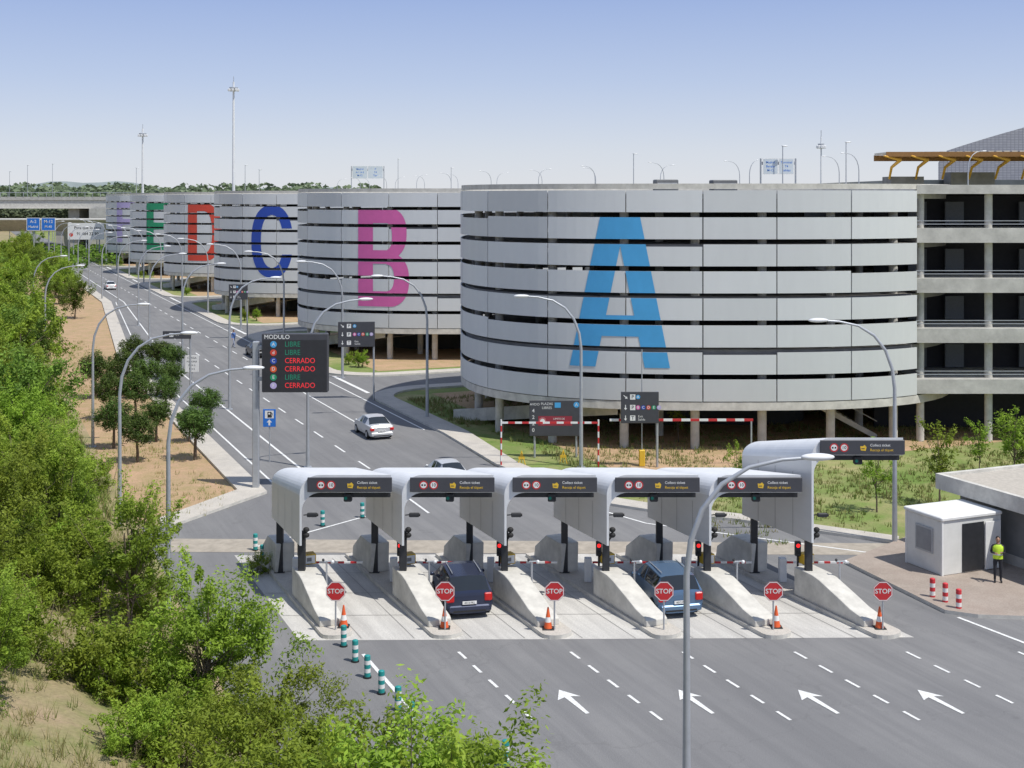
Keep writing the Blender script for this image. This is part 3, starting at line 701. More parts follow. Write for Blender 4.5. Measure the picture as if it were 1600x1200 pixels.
for i in range(16): b.box(-1.8+i*.5,-1.3+i*.5,-.04,.04,2.5,2.63,(white,red)[i%2])
b.obj('barrier_arm',e)
for px,py in ((815,726),(880,724)):
    e=thing('warning_trestle',G(px,py),0,'yellow folding warning trestle beside the kerb','trestle','yellow trestles'); e.scale=(.7,.7,.8)
    b=MB(); b.tube([(-.3,-.2,0),(0,0,.95)],.035,yellow,6); b.tube([(.3,-.2,0),(0,0,.95)],.035,yellow,6); b.tube([(0,.3,0),(0,0,.95)],.035,yellow,6); b.obj('legs',e)
    b=MB(); b.box(-.25,.25,-.14,-.1,.42,.6,yellow); b.obj('board',e)
e=thing('service_sign',G(421,722),0,'blue and white fuel station sign with arrow on post','road sign')
b=MB(); b.tube([(0,.04,0),(0,.04,2.4)],.035,metal,8); b.obj('post',e)
b=MB(); b.bbox(-.36,.36,-.03,0,2.0,3.0,roadblue,.01); b.obj('sign_plate',e)
b=MB(); b.rect(-.25,.25,2.48,2.92,-.034,white); b.box(-.1,.1,-.04,-.035,2.53,2.85,black); b.rect(-.05,.05,2.7,2.8,-.042,white); b.tube([(.12,-.04,2.55),(.17,-.04,2.75),(.1,-.04,2.82)],.02,black,5)
b.add([(0,-.034,2.42),(-.15,-.034,2.25),(-.05,-.034,2.25),(-.05,-.034,2.08),(.05,-.034,2.08),(.05,-.034,2.25),(.15,-.034,2.25)],[tuple(range(7))],white); b.obj('pictogram',e)
e=thing('notice_sign',G(300,628),0,'white text notice on a grey post by the footpath','road sign')
b=MB(); b.tube([(0,.04,0),(0,.04,2.5)],.035,metal,8); b.obj('post',e); b=MB(); b.bbox(-.5,.5,-.03,0,2.2,3.4,white,.01); b.obj('sign_plate',e)
b=MB(); 
for q,tx in enumerate(('CARGA','MAXIMA','P 24 h','S.O.S')): b.text(tx,.2,0,3.22-.27*q,-.034,black)
b.obj('lettering',e)
# ---------------------------------------------------------------- cars
def car(loc,rot,paint,label,wagon=False,group=None,nm='car',sc=None):
    e=thing(nm,loc,rot,label,'car',group)
    if wagon: st=[(-2.2,.78,.72,.74,.80,0),(-2.18,.83,.80,.77,.90,0),(-2.14,.86,.97,.76,.99,1),(-1.80,.86,1.0,.64,1.46,2),(-.1,.87,.99,.66,1.53,2),(.5,.87,.97,.64,1.48,1),(1.2,.87,.95,.74,1.0,0),(1.95,.83,.82,.68,.88,0),(2.2,.72,.58,.6,.66,0)]
    else: st=[(-2.22,.75,.80,.68,.84,0),(-2.12,.83,.92,.72,.97,0),(-1.6,.86,.95,.74,1.0,1),(-.95,.87,.95,.60,1.38,2),(-.1,.87,.95,.63,1.44,2),(.5,.87,.94,.61,1.38,1),(1.2,.87,.92,.74,.97,0),(1.95,.83,.76,.68,.82,0),(2.2,.72,.55,.6,.62,0)]
    def sec(s_):
        y,wd,zb,wr,zr,_=s_; h=[(wd*.62,.2),(wd*.95,.26),(wd,.5),(wd*.985,zb),(wr,zr),(wr*.72,zr+.035)]
        return [(-x,y,z) for x,z in h]+[(0,y,zr+.05)]+[(x,y,z) for x,z in reversed(h)]
    secs=[sec(s_) for s_ in st]; n=13; B=MB(); Gm=MB()
    for i in range(len(st)-1):
        a,c=secs[i],secs[i+1]; fl=(st[i][5],st[i+1][5])
        for k in range(n):
            k2=(k+1)%n; q=[a[k],a[k2],c[k2],c[k]]
            side=k in(3,8); top=k in(4,5,6,7)
            isg=(fl==(2,2) and side) or (fl==(2,1) and side) or (fl in((1,2),(1,0)) and top)
            if isg:
                Q=[Vector(x) for x in q]; cc=sum(Q,Vector())/4
                if side:
                    B.add(q,[(3,2,1,0)],paint,True)
                    nn=(Q[1]-Q[0]).cross(Q[3]-Q[0]).normalized(); 
                    if nn.dot(Vector((cc.x,0,.2)))<0: nn=-nn
                    Gm.add([cc+(x-cc)*.86+nn*.008 for x in Q],[(3,2,1,0)],glass)
                else: Gm.add(q,[(3,2,1,0)],glass,True)
            else: B.add(q,[(3,2,1,0)],paint,not side)
    B.add(secs[0],[tuple(range(n))],paint); B.add(secs[-1],[tuple(reversed(range(n)))],paint)
    B.bbox(-.78,.78,-2.29,-2.1,.26,.52,paint,.05); B.box(-.6,.6,-2.296,-2.29,.28,.34,black); B.bbox(-.74,.74,2.1,2.24,.25,.48,paint,.05)
    if wagon: 
        for x in (-.53,.53): B.tube([(x,-1.5,1.56),(x,.3,1.58)],.02,metal,6)
    B.obj('body',e); Gm.obj('window',e)
    for y in (-1.35,1.33):
        for s_ in (-1,1):
            wh=mk('wheel',None,e,(s_*.79,y,.31))
            b=MB(); b.tube([(-.1,0,0),(.1,0,0)],.31,black,20); b.obj('tyre',wh)
            b=MB(); b.tube([(s_*.06,0,0),(s_*.105,0,0)],.2,metal,12); b.obj('rim',wh)
    for s_ in (-1,1):
        b=MB(); b.bbox(min(s_*.56,s_*.84),max(s_*.56,s_*.84),-2.26,-2.05,.64,.84 if not wagon else .93,M('tail_lamp_red',(.55,.012,.012),.25),.03); b.obj('tail_light',e)
        b=MB(); b.bbox(min(s_*.45,s_*.74),max(s_*.45,s_*.74),2.02,2.2,.58,.7,M('headlamp',(.6,.62,.65),.15),.03); b.obj('headlight',e)
        b=MB(); b.ell((s_*.97,.95,1.0),(.1,.06,.07),paint,10,6); b.obj('wing_mirror',e)
    b=MB(); b.box(-.26,.26,-2.30,-2.26,.56,.67,white); b.text('4512 FKL' if wagon else '7083 DTG',.1,0,.615,-2.304,black,bold=.01); b.obj('number_plate',e)
    if sc: e.scale=sc
    return e
navy=M('car_paint_navy',(.04,.05,.09),.22,.4,.05,1); grey=M('car_paint_greyblue',(.12,.20,.32),.22,.4,.05,1)
silver=M('car_paint_silver',(.62,.63,.64),.3,.3,.05,1); wht=M('car_paint_white',(.72,.72,.72),.25,0,.05,1); blk_=M('car_paint_black',(.02,.02,.025),.2,.3,.05,1)
def incar(k,dx,tt,paint,label):
    p=place((-6.1+3.76*k-1.95,44.05,0),(dx,tt,.015)); car(p,.22,paint,label,True,sc=(.98,.78,.96))
incar(2,-.02,3.4,navy,'dark blue estate car waiting at the toll barrier')
incar(4,.0,3.45,grey,'mid blue estate car waiting at the toll barrier')
q=G(583,679); car(q,AL,silver,'silver saloon driving away along the approach road',sc=(.9,.85,.88))
q=G(697,756); car(q,AL,silver,'silver car just past the toll lanes',sc=(.82,.8,.88))
q=G(402,556); car(q,AL,blk_,'dark saloon on the approach road near the kerb',sc=(.92,.9,.9))
q=G(172,452); car(q,AL,wht,'white car far along the approach road',sc=(.9,.9,.9))
far=[silver,wht,blk_,navy,redl]
n=0
for r_ in range(4):
    for c_ in range(9):
        px=82+c_*8; D=255+r_*16; s=2000/D; x=(px-800)/s
        v,u=WL(x,D)
        if v>17 or rng.random()<.15: continue
        if n<5:
            far[n]=car((x,D,hz(v,u)),1.2,far[n],'small distant parked car',group='distant parked cars'); n+=1
        else: copytree(far[n%5],(x,D,hz(v,u)),1.2); n+=1
# ---------------------------------------------------------------- cabin, office
e=thing('portable_cabin',(16.87,50.2,.13),AL,'white prefabricated security cabin with open door','cabin')
W,Dp,H=2.95,2.1,2.15
cw=M('cabin_white',(.70,.70,.67),.5,0,.07,2)
b=MB(); b.bbox(0,W,0,Dp,.0,H,cw,.03); 
for x in (-.02,W-.06): b.box(x,x+.08,-.02,.06,.0,H,white)
b.box(-.02,.06,Dp-.06,Dp+.02,0,H,white); b.obj('cabin_walls',e)
b=MB(); b.bbox(-.07,W+.07,-.07,Dp+.07,H,H+.14,white,.03); b.obj('cabin_roof',e)
b=MB(); b.box(-.045,-.012,.5,1.5,.75,1.75,metal); b.box(-.055,-.046,.57,1.43,.82,1.68,M('blind_pane',(.25,.26,.28),.3)); b.obj('window',e)
b=MB(); b.box(1.0,2.1,-.028,-.005,.05,1.95,dark); b.obj('doorway_shade',e)  # dark plate on the closed wall stands in for the shaded opening
b=MB(); b.box(2.12,2.9,-.10,-.05,.05,1.93,white); b.obj('door',e)
e=thing('office_building',(18.1,54.7,.13),AL,'low grey concrete office with flat overhanging roof','office building')
b=MB(); b.box(.8,13,-10,-.6,0,2.45,M('office_grey_panel',(.20,.205,.21),.7,0,.1,2)); b.box(.77,.8,-10,-.6,0,.4,conc); b.obj('wall',e)
b=MB(); b.box(0,13.4,-10.5,0,2.43,2.95,conc2); b.box(.25,13.1,-10.2,-.3,2.95,2.97,M('roof_gravel',(.46,.42,.36),.9,0,.15,6)); 
b.box(0,.22,-10.5,0,2.95,3.07,conc2); b.box(.22,13.4,-.22,0,2.95,3.07,conc2); b.obj('roof',e)
b=MB(); b.box(.74,.77,-7.8,-6.8,0,2.1,dark); b.obj('door',e)
b=MB(); b.box(.74,.77,-5.8,-4.3,.9,2.0,glass); b.obj('window',e)
# ---------------------------------------------------------------- people
def person(loc,rot,label,top,bottom,walk=False,vest=None):
    e=thing('person',loc,rot,label,'person')
    st=.28 if walk else .0
    J={'pel':(0,0,.95,.135,.105),'sp':(0,-.01,1.15,.13,.10),'ch':(0,-.01,1.36,.165,.11),'nk':(0,0,1.50,.06,.06),'hd0':(0,-.01,1.58,.062,.07),
     'hl':(-.10,0,.90,.095,.095),'kl':(-.11,-.04-st*.6,.50,.062,.065),'al':(-.11,.0-st*.9,.09,.04,.045),'fl':(-.12,-.15-st*.9,.04,.045,.035),
     'hr':(.10,0,.90,.095,.095),'kr':(.11,-.02+st*.3,.50,.062,.065),'ar':(.11,.02+st*1.1,.09,.04,.045),'fr':(.13,-.13+st*1.1,.04,.045,.035),
     'sl':(-.19,0,1.43,.06,.06),'el':(-.25,.03,1.15,.045,.045),'wl':(-.12,-.22,1.18,.03,.03) if not walk else (-.24,-.1,.92,.03,.03),
     'sr':(.19,0,1.43,.06,.06),'er':(.25,.03,1.15,.045,.045),'wr':(.10,-.24,1.22,.03,.03) if not walk else (.25,.14,.92,.03,.03)}
    E=[('pel','sp'),('sp','ch'),('ch','nk'),('nk','hd0'),('pel','hl'),('hl','kl'),('kl','al'),('al','fl'),('pel','hr'),('hr','kr'),('kr','ar'),('ar','fr'),('ch','sl'),('sl','el'),('el','wl'),('ch','sr'),('sr','er'),('er','wr')]
    ks=list(J); me=bpy.data.meshes.new('body'); me.from_pydata([J[k][:3] for k in ks],[(ks.index(a),ks.index(b_)) for a,b_ in E],[])
    o=bpy.data.objects.new('tmp',me); COL.objects.link(o); m=o.modifiers.new('s','SKIN'); 
    for i,k in enumerate(ks): me.skin_vertices[0].data[i].radius=J[k][3:]; me.skin_vertices[0].data[i].use_root=(k=='pel')
    s2=o.modifiers.new('ss','SUBSURF'); s2.levels=2; s2.render_levels=2
    dg=bpy.context.evaluated_depsgraph_get(); dg.update(); me2=bpy.data.meshes.new_from_object(o.evaluated_get(dg)); bpy.data.objects.remove(o)
    b=MB(); V=[tuple(v.co) for v in me2.vertices]
    fs={}
    for p in me2.polygons:
        c=p.center
        mt=top if c.z>.93 else bottom
        if c.z<.09: mt=black
        if c.z>1.50: mt=skin
        fs.setdefault(mt,[]).append(tuple(p.vertices))
    for mt,f in fs.items(): b.add(V,f,mt,True)
    b.ell((0,-.02,1.66),(.075,.095,.115),skin); b.ell((0,-.115,1.645),(.014,.022,.022),skin,8,5)
    for s_ in (-1,1):
        b.ell((s_*.077,-.01,1.655),(.012,.02,.03),skin,8,5); b.ell((s_*.03,-.104,1.67),(.013,.008,.008),hair,8,5)
        wv=Vector(J['wl' if s_<0 else 'wr'][:3]); ev=Vector(J['el' if s_<0 else 'er'][:3]); d=(wv-ev).normalized(); sd_=d.cross(Vector((0,0,1))).normalized() if abs(d.z)<.9 else Vector((0,1,0))
        b.tube([wv-d*.02,wv+d*.09],[.028,.034],skin,8)
        for q in range(4):
            a0=wv+d*.08+sd_*(q-1.5)*.017; ln=(.06,.07,.065,.05)[q]; b.tube([a0,a0+d*ln*.6,a0+d*ln*.9+Vector((0,0,-.02))],[.009,.008,.006],skin,6)
        b.tube([wv+d*.03-sd_*.03*s_,wv+d*.07-sd_*.055*s_,wv+d*.09-sd_*.05*s_],[.011,.009,.007],skin,6)
    b.rect(-.022,.022,1.598,1.606,-.108,red)
    b.obj('body',e)
    b=MB(); b.ell((0,.005,1.70),(.082,.098,.092),hair); b.obj('hair',e)
    if vest:
        b=MB(); prof=[(.93,.19,.135),(1.1,.185,.14),(1.3,.205,.145),(1.42,.2,.13),(1.48,.11,.09)]; V=[];n=20
        for z,rx,ry in prof:
            for k in range(n): a=2*math.pi*k/n; V.append((rx*math.cos(a),-.01+ry*math.sin(a),z))
        F=[(i*n+k,i*n+(k+1)%n,(i+1)*n+(k+1)%n,(i+1)*n+k) for i in range(len(prof)-1) for k in range(n)]
        b.add(V,F,vest,True)
        V=[]; 
        for z,rx,ry in ((1.08,.19,.145),(1.13,.192,.146)):
            for k in range(n): a=2*math.pi*k/n; V.append((rx*math.cos(a),-.01+ry*math.sin(a),z))
        b.add(V,[(k,(k+1)%n,n+(k+1)%n,n+k) for k in range(n)],M('reflective_tape',(.65,.66,.66),.4),True); b.obj('safety_vest',e)
    return e
person((18.75,49.4,.13),-.2,'guard in yellow safety vest and dark trousers',M('dark_shirt',(.03,.03,.04),.8),M('dark_trousers',(.02,.022,.03),.8),vest=M('hi_vis_yellow',(.55,.80,.05),.6))
person(G(365,543),AL+.5,'pedestrian in blue shirt and light trousers walking',M('blue_shirt',(.12,.22,.5),.8),M('light_trousers',(.3,.33,.42),.8),walk=True)
# ---------------------------------------------------------------- bridge and far left
b=MB(); b.box(-230,-104,350,364,11.9,14.2,conc2); b.box(-230,-104,349.7,350,14.2,15.1,conc)
b.add([(-230,349,11.9),(-104,349,11.9),(-104,350,11.9),(-230,350,11.9)],[(0,1,2,3)],conc)
for i in range(60): b.box(-228+2.1*i,-227.9+2.1*i,349.6,349.7,15.1,16.2,metal)
b.box(-230,-104,349.6,349.7,16.2,16.35,metal)
for x in (-150,-122,-180,-210): b.box(x,x+3,352,360,0,11.9,conc)
b.box(-115,-104,348,366,0,11.9,conc)
b.obj('overpass_bridge',kind='structure')
b=MB(); b.add([(-190,325,9.2),(-100,325,9.2),(-85,330,6.2),(-190,330,6.2)],[(0,1,2,3)],conc); b.box(-190,-102,330,338,8.2,9.4,conc2)
for x in (-165,-140,-118): b.box(x,x+2,331,336,0,8.2,conc)
b.obj('slip_road_viaduct',kind='structure')
s=6.7
for i,(x0,x1,tx) in enumerate((((43-800)/s,(64-800)/s,('A-2','Madrid')),((66-800)/s,(88-800)/s,('M-12','M-40')))):
    e=thing('overhead_sign',((x0+x1)/2,298,0),0,'blue overhead motorway direction sign','road sign','blue motorway signs')
    w2=(x1-x0)/2; b=MB(); b.tube([(0,.3,0),(0,.3,10)],.15,metal,8); b.obj('post',e)
    b=MB(); b.box(-w2,w2,-.1,0,7.2,10.2,white); b.rect(-w2+.12,w2-.12,7.32,10.08,-.105,roadblue); b.obj('sign_panel',e)
    b=MB(); b.text(tx[0],1.0,0,9.3,-.112,white,bold=.01); b.text(tx[1],.8,0,8.1,-.112,white,bold=.01); b.obj('lettering',e)
e=thing('billboard',((140-800)/s,296,0),0,'long white advertising billboard with dark lettering','billboard')
for x in (-3,0,3):
    b=MB(); b.tube([(x,.3,0),(x,.3,6)],.15,metal,8); b.obj('post',e)
b=MB(); b.box(-4.2,4.2,-.1,.1,5.2,9,white); b.obj('panel',e)
b=MB(); b.text('Para que lo veas',.95,.4,7.9,-.11,black,bold=.01); b.text('91 484 22 90',.95,.4,6.5,-.11,black,bold=.01); b.disc(-3.4,6.3,-.11,.45,redl); b.obj('lettering',e)
def ridge(y,base,amp,seed,x0=-900,x1=900,name='hills',mat=None,step=12):
    r=np.random.default_rng(seed); ph=r.random(6)*6.28; b=MB(); V=[];n=0
    xs=np.arange(x0,x1,step)
    for x in xs:
        h=base+amp*(.5*math.sin(x*.006+ph[0])+.3*math.sin(x*.017+ph[1])+.2*math.sin(x*.05+ph[2]))
        h=max(h,2); V+=[(x,y-150,0),(x,y,h),(x,y+300,h*.6)]
    n=len(xs); F=[(i*3+k,i*3+3+k,i*3+4+k,i*3+1+k) for i in range(n-1) for k in range(2)]
    b.add(V,F,mat,True); b.obj(name,kind='structure')
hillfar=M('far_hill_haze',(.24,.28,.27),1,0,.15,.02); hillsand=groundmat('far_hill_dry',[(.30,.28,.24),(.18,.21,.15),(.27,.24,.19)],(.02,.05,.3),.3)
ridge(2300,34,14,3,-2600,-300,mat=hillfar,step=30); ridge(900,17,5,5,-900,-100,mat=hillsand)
# ---------------------------------------------------------------- terminal
e=thing('terminal_building',(0,0,0),0,'airport terminal with slatted eaves on yellow steel struts','airport terminal')
D=172; rl=M('terminal_roof_light',(.58,.54,.47),.5)
b=MB(); b.box(54,112,D+6,D+60,0,17.4,M('terminal_facade',(.12,.14,.17),.3,.3,.2,.4)); b.box(51.5,56,D+2,D+6,13,17.8,concdark); b.box(60,66,D+3,D+6,15,18.4,concdark); b.obj('facade',e)
b=MB(); timber=M('soffit_timber',(.26,.13,.04),.6)
for i in range(60):
    x=49.4+i*1.04; z=20.75+.012*i
    b.box(x,x+.72,D-3,D+2.5,z,z+.2,rl)
b.box(49.4,111,D-3.1,D-2.95,20.35,20.98,timber); b.box(50,111,D-2.9,D+2.5,20.5,20.6,timber); b.box(49.4,111,D+2.55,D+2.8,19.9,20.7,timber); b.obj('eaves_roof',e)
for i in range(17):
    x=50.2+i*3.6; b=MB(); b.tube([(x-1.2,D-3.3,20.45),(x+1.4,D-2.0,19.95)],[.1,.26],ysteel,8); b.tube([(x+1.4,D-2.0,19.95),(x+.8,D,19.0),(x+1.1,D+2,17.5)],[.24,.19,.15],ysteel,8)
    b.obj('roof_strut',e)
b=MB(); V=[];F=[]; nx,ny=24,4
def rz(i): f=min(1,i/20); return 21.6+8.8*(f-.2*f*f)
for i in range(nx+1):
    for j in range(ny+1):
        V.append((64.6+i*1.3+j*.9,D+22+j*2.5,rz(i)-.5*j if i else 20.2))
for i in range(nx):
    for j in range(ny): F.append((i*(ny+1)+j,(i+1)*(ny+1)+j,(i+1)*(ny+1)+j+1,i*(ny+1)+j+1))
def gridroof():
    m,nt,bb=nodes('terminal_roof_panels'); N=nt.nodes;L=nt.links
    tc=N.new('ShaderNodeTexCoord'); mp=N.new('ShaderNodeMapping'); mp.inputs['Rotation'].default_value=(math.pi/2,0,.0); L.new(tc.outputs['Object'],mp.inputs[0])
    br=N.new('ShaderNodeTexBrick'); br.inputs['Scale'].default_value=1.0; br.inputs['Color1'].default_value=(.42,.42,.44,1); br.inputs['Color2'].default_value=(.36,.36,.39,1); br.inputs['Mortar'].default_value=(.22,.22,.24,1); br.inputs['Mortar Size'].default_value=.04; br.offset=0; br.inputs['Brick Width'].default_value=.6
    L.new(mp.outputs[0],br.inputs[0]); L.new(br.outputs[0],bb.inputs['Base Color']); bb.inputs['Roughness'].default_value=.5; return m
gr=gridroof(); b.add(V,F,gr,True); 
fr=[(64.6+i*1.3,D+22,V[i*(ny+1)][2]) for i in range(nx+1)]
b.add(fr+[(x,y,17) for x,y,z in fr],[(i,nx+1+i,nx+2+i,i+1) for i in range(nx)],gr); b.obj('pitched_roof',e)
# ---------------------------------------------------------------- vegetation
def crown_mesh(name,seed,c,r,ncl,nl,ls,mat,clr=.3,droop=0,lobe=1):
    g=np.random.default_rng(seed); 
    cc=g.normal(size=(ncl,3)); cc/=np.linalg.norm(cc,axis=1)[:,None]; cc*=(g.random((ncl,1))**.45)
    lob=1+lobe*(.28*np.sin(3*np.arctan2(cc[:,1],cc[:,0])+seed)+.18*np.sin(5*cc[:,2]+seed*2))
    cc*=lob[:,None]; cen=cc*np.array(r)+np.array(c)
    ct=g.random(ncl); cr=clr*np.mean(r)*(.5+.9*g.random(ncl))
    idx=g.integers(0,ncl,nl); d=g.normal(size=(nl,3)); d/=np.linalg.norm(d,axis=1)[:,None]; rr=g.random(nl)**.45
    ax=cc/np.maximum(np.linalg.norm(cc,axis=1)[:,None],.05)+g.normal(size=(ncl,3))*.4+np.array([0,0,.5*lobe]); ax/=np.linalg.norm(ax,axis=1)[:,None]
    off=d*(rr*cr[idx])[:,None]; st=(off*ax[idx]).sum(1)[:,None]*ax[idx]
    P=cen[idx]+off*.78+st*(.9*lobe+.1*(1-lobe))
    P[:,2]-=droop*rr
    nrm=d*.6+g.normal(size=(nl,3))*.6+np.array([0,0,.6]); nrm/=np.linalg.norm(nrm,axis=1)[:,None]
    a=np.cross(nrm,g.normal(size=(nl,3))); a/=np.linalg.norm(a,axis=1)[:,None]; bb=np.cross(nrm,a)
    sz=ls*(.6+.8*g.random(nl))[:,None]
    V=np.stack([P-a*sz,P-bb*sz*.42,P+a*sz,P+bb*sz*.42],1).reshape(-1,3)
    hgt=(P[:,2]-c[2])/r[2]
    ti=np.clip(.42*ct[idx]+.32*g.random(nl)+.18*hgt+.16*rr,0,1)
    me=bpy.data.meshes.new(name); me.from_pydata(V.tolist(),[],np.arange(nl*4).reshape(-1,4).tolist()); me.materials.append(mat)
    at=me.attributes.new('tint','FLOAT','FACE'); at.data.foreach_set('value',ti.astype('f')); return me,cen
def tree_proto(seed,h,cw,ch,ncl,nl,ls,mat,trunkr=.1,nlimb=12,multi=1,clr=.3,droop=0,lobe=1):
    c=(0,0,h-ch*.5); cm,cen=crown_mesh('crown',seed,c,(cw/2,cw/2,ch/2),ncl,nl,ls,mat,clr,droop,lobe)
    g=random.Random(seed); b=MB(); fork=(h-ch)*.9+.2
    for m_ in range(multi):
        ox,oy=(g.uniform(-.2,.2)*(multi-1),g.uniform(-.2,.2)*(multi-1)); top=Vector((ox*2+g.uniform(-.2,.2),oy*2,h*.72))
        b.tube([(ox,oy,-.3),(ox*1.3,oy*1.3,fork*.5),(ox*1.6+.05,oy*1.6,fork),top],[trunkr*1.3,trunkr,trunkr*.85,trunkr*.3],bark,7)
    for i in g.sample(range(len(cen)),min(nlimb,len(cen))):
        t_=Vector(cen[i]); f=g.uniform(.0,.5); st=Vector((.05,0,fork+f*(h*.72-fork))); mid=st.lerp(t_,.5)+Vector((0,0,-.08*h*.3))
        b.tube([st,mid,t_],[trunkr*.45,trunkr*.28,trunkr*.1],bark,5)
    return b.mesh('trunk'),cm
PR={}
def T(kind,loc,rot,sc,label,group,nm='tree'):
    tm,cm=PR[kind]; e=thing(nm,loc,rot,label,'tree' if nm!='bush' else 'bush',group); e.scale=sc if hasattr(sc,'__len__') else (sc,)*3
    mk('trunk',tm,e); mk('crown',cm,e); return e
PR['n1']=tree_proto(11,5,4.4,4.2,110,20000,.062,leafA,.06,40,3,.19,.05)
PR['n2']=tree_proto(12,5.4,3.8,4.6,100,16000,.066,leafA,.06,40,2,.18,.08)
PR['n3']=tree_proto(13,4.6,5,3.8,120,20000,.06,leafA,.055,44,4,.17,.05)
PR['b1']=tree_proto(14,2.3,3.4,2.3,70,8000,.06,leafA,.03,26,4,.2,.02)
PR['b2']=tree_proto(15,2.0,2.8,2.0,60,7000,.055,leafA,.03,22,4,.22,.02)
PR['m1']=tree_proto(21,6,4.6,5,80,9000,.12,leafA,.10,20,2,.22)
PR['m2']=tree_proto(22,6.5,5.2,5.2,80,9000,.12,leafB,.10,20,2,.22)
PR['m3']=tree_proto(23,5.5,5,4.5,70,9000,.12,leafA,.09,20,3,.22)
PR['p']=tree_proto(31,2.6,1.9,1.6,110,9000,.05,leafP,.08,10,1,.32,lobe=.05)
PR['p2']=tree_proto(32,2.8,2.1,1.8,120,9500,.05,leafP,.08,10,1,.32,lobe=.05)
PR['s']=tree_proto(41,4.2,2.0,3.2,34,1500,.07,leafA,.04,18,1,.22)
GA='leafy trees on the embankment'
def near(kind,px,D,sc,lab='bright green leafy tree on the sandy slope',rot=0,nm='tree'):
    x=(px-800)*D/2000; v,u=WL(x,D); T(kind,(x,D,hz(v,u)-.05),rot,sc,lab,GA,nm)
near('n1',325,36,.92,rot=1); near('n3',400,32,.74,rot=2); near('n2',205,42,.86,rot=.5)
near('n3',560,24.5,1.12,rot=.7); near('n1',700,23.3,1.12,rot=2.2); near('n3',450,27,.95,rot=4); near('n2',640,23,1.02,rot=5)
near('n2',95,46,.82,rot=3); near('n1',35,50,.85,rot=1.3); near('n3',0,44,.9,rot=2.6); near('n3',-70,36,.9,rot=.6); near('n2',-20,31,.6,rot=.6)
near('n1',75,57,.82,rot=.3); near('n3',15,60,.95,rot=4.3); near('n2',60,66,.9,rot=2.3)
g=random.Random(11); nb=0
while nb<46:
    u=g.uniform(29,68); v=g.uniform(-4,6.2); w_=LW(v,u); px=800+2000*w_.x/w_.y
    if px<-60 or px>330: continue
    if w_.y<34 and px<210: continue
    if px>150 and w_.y>48: continue
    T(g.choice(['b1','b2']),(w_.x,w_.y,hz(v,u)-.12),g.uniform(0,6),g.uniform(.55,1.0),'dense bright green shrub on the sandy slope','shrubs','bush'); nb+=1
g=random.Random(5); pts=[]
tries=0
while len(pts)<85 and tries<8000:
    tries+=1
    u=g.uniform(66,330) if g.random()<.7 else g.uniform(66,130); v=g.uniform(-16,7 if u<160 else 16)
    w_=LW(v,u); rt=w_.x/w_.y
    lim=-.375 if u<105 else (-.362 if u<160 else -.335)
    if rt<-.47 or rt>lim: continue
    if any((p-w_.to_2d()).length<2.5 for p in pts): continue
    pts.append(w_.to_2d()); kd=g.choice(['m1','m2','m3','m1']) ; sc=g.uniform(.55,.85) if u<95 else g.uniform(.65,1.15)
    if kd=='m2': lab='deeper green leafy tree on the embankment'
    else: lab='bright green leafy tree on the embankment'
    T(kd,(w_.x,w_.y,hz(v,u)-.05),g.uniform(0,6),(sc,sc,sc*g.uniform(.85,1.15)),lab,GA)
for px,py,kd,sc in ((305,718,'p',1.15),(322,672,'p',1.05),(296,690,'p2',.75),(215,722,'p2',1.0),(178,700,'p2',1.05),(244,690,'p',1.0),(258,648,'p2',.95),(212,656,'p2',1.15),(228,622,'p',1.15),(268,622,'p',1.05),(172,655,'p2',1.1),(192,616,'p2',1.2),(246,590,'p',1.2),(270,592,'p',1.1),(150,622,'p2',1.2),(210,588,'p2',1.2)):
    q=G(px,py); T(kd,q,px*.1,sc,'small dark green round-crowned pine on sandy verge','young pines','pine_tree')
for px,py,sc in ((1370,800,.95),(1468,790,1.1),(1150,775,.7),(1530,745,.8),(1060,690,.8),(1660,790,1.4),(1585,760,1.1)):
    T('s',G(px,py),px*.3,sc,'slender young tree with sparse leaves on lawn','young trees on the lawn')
T('m2',G(1612,748),3,.55,'dense green shrubby tree beside the car park','trees beside the car park')
T('b2',G(402,897),1,.42,'small clump of ornamental grass by the kerb','shrubs','bush')
for i in range(16):
    k=i%5; w_=LW(g.uniform(30.8,33),bu[k]+g.uniform(31,36)); T('m1',w_,g.random()*6,g.uniform(.14,.24),'low green shrub near the car park','shrubs','bush')
def wood(n,x0,x1,y0,y1,zf,ls,name,mat,seed,top=5):
    q=np.random.default_rng(seed); ncl=n//60; cx=q.uniform(x0,x1,ncl); cy=q.uniform(y0,y1,ncl); ch=q.uniform(.5,1,ncl)*top
    idx=q.integers(0,ncl,n); d=q.normal(size=(n,3)); d/=np.linalg.norm(d,axis=1)[:,None]
    P=np.stack([cx[idx]+d[:,0]*ch[idx]*.7,cy[idx]+d[:,1]*ch[idx]*.7,np.array([zf(a,b_) for a,b_ in zip(cx,cy)])[idx]+ch[idx]*(.5+.5*d[:,2])],1)
    nr=q.normal(size=(n,3)); nr/=np.linalg.norm(nr,axis=1)[:,None]; a=np.cross(nr,[0,0,1.]); a/=np.linalg.norm(a,axis=1)[:,None]; bb=np.cross(nr,a)
    V=np.stack([P-a*ls,P-bb*ls*.6,P+a*ls,P+bb*ls*.6],1).reshape(-1,3)
    me=bpy.data.meshes.new(name); me.from_pydata(V.tolist(),[],np.arange(n*4).reshape(-1,4).tolist()); me.materials.append(mat)
    at=me.attributes.new('tint','FLOAT','FACE'); at.data.foreach_set('value',(q.random(n)*.5+.25*d[:,2]+.25).clip(0,1).astype('f'))
    mk(name,me,label='mass of distant trees on the plain',cat='trees',kind='stuff')
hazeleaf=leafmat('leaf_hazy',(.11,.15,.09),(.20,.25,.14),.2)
wood(30000,-420,-70,560,760,lambda a,b_:8+(b_-560)*.035,1.6,'distant_wood',hazeleaf,3,9)
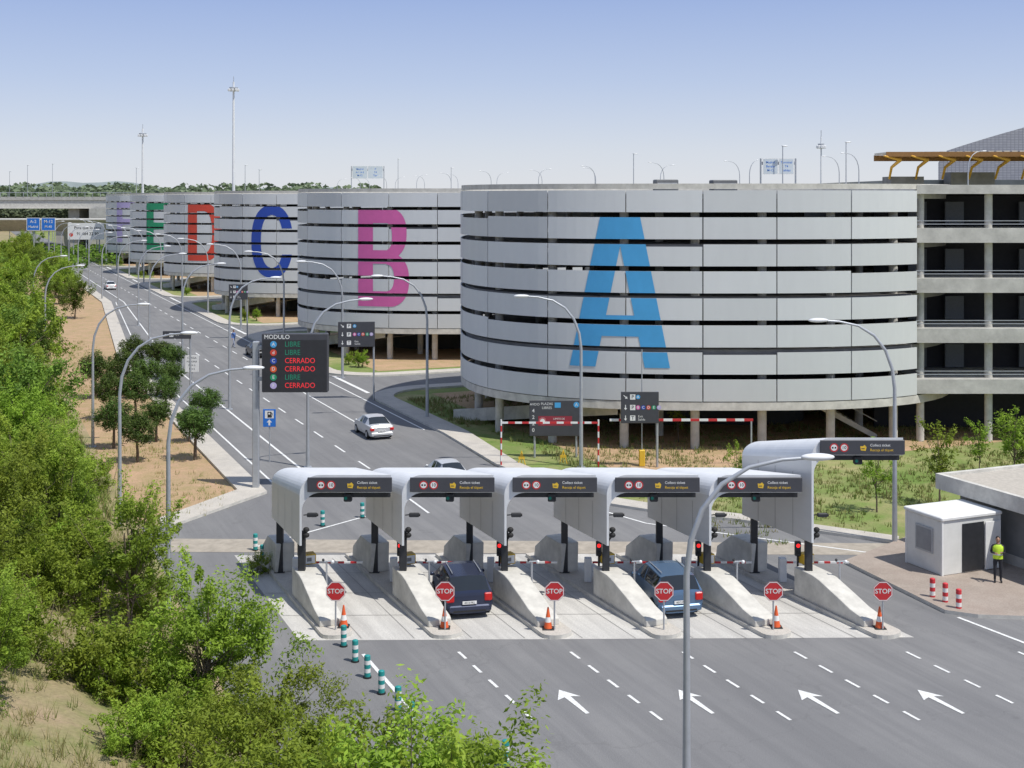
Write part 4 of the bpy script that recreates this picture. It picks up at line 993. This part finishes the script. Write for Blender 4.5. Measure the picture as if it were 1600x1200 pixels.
wood(26000,-200,-98,366,420,lambda a,b_:7,.8,'distant_wood',hazeleaf,4,8)
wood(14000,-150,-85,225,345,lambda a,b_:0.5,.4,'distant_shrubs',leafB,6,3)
def grass(name,n,region,hs,seed,zf,green,wid=.02,tuft=7,lab='dry and green grass tufts'):
    q=np.random.default_rng(seed); nt_=n//tuft; v0,v1,u0,u1=region
    tv=q.uniform(v0,v1,nt_);tu=q.uniform(u0,u1,nt_); keep=np.sin(tv*1.1+seed)+np.sin(tu*.5)+q.normal(size=nt_)*.7>-.2; tv=tv[keep];tu=tu[keep];nt_=len(tv)
    tz=np.array([zf(a,b_) for a,b_ in zip(tv,tu)]); tt=q.random(nt_)*.5+green*.5; ts=.5+q.random(nt_)
    idx=np.repeat(np.arange(nt_),tuft); m_=len(idx); off=q.normal(size=(m_,2))*.11; h=q.uniform(hs[0],hs[1],m_)*ts[idx]; ln=q.normal(size=(m_,2))*.35*h[:,None]
    bx=tv[idx]+off[:,0];by=tu[idx]+off[:,1];bz=tz[idx]-.03; an=q.random(m_)*6.28
    A=np.stack([bx-wid*np.cos(an),by-wid*np.sin(an),bz],1);B=np.stack([bx+wid*np.cos(an),by+wid*np.sin(an),bz],1);C=np.stack([bx+ln[:,0],by+ln[:,1],bz+h],1)
    V=np.stack([A,B,C],1).reshape(-1,3); me=bpy.data.meshes.new(name); me.from_pydata(V.tolist(),[],np.arange(m_*3).reshape(-1,3).tolist()); me.materials.append(grassm)
    at=me.attributes.new('tint','FLOAT','FACE'); at.data.foreach_set('value',np.clip(tt[idx]+q.normal(size=m_)*.15,0,1).astype('f'))
    mk(name,me,rot=AL,label=lab,cat='grass',kind='stuff')
grass('slope_grass',70000,(-8,6.6,20,60),(.12,.5),1,lambda a,b_:hz(a,b_),.5,.013,14)
grass('slope_grass',60000,(-8,6.8,60,150),(.2,.6),2,lambda a,b_:hz(a,b_),.8,.035)
grass('verge_grass',9000,(7,12.5,61,140),(.08,.3),3,lambda a,b_:0,.4,.02)
grass('lawn_tufts',45000,(31,62,46,76),(.08,.3),4,lambda a,b_:0,.75,.03)
grass('lawn_tufts',14000,(30.2,48,78,90),(.1,.35),5,lambda a,b_:0,.6,.04)
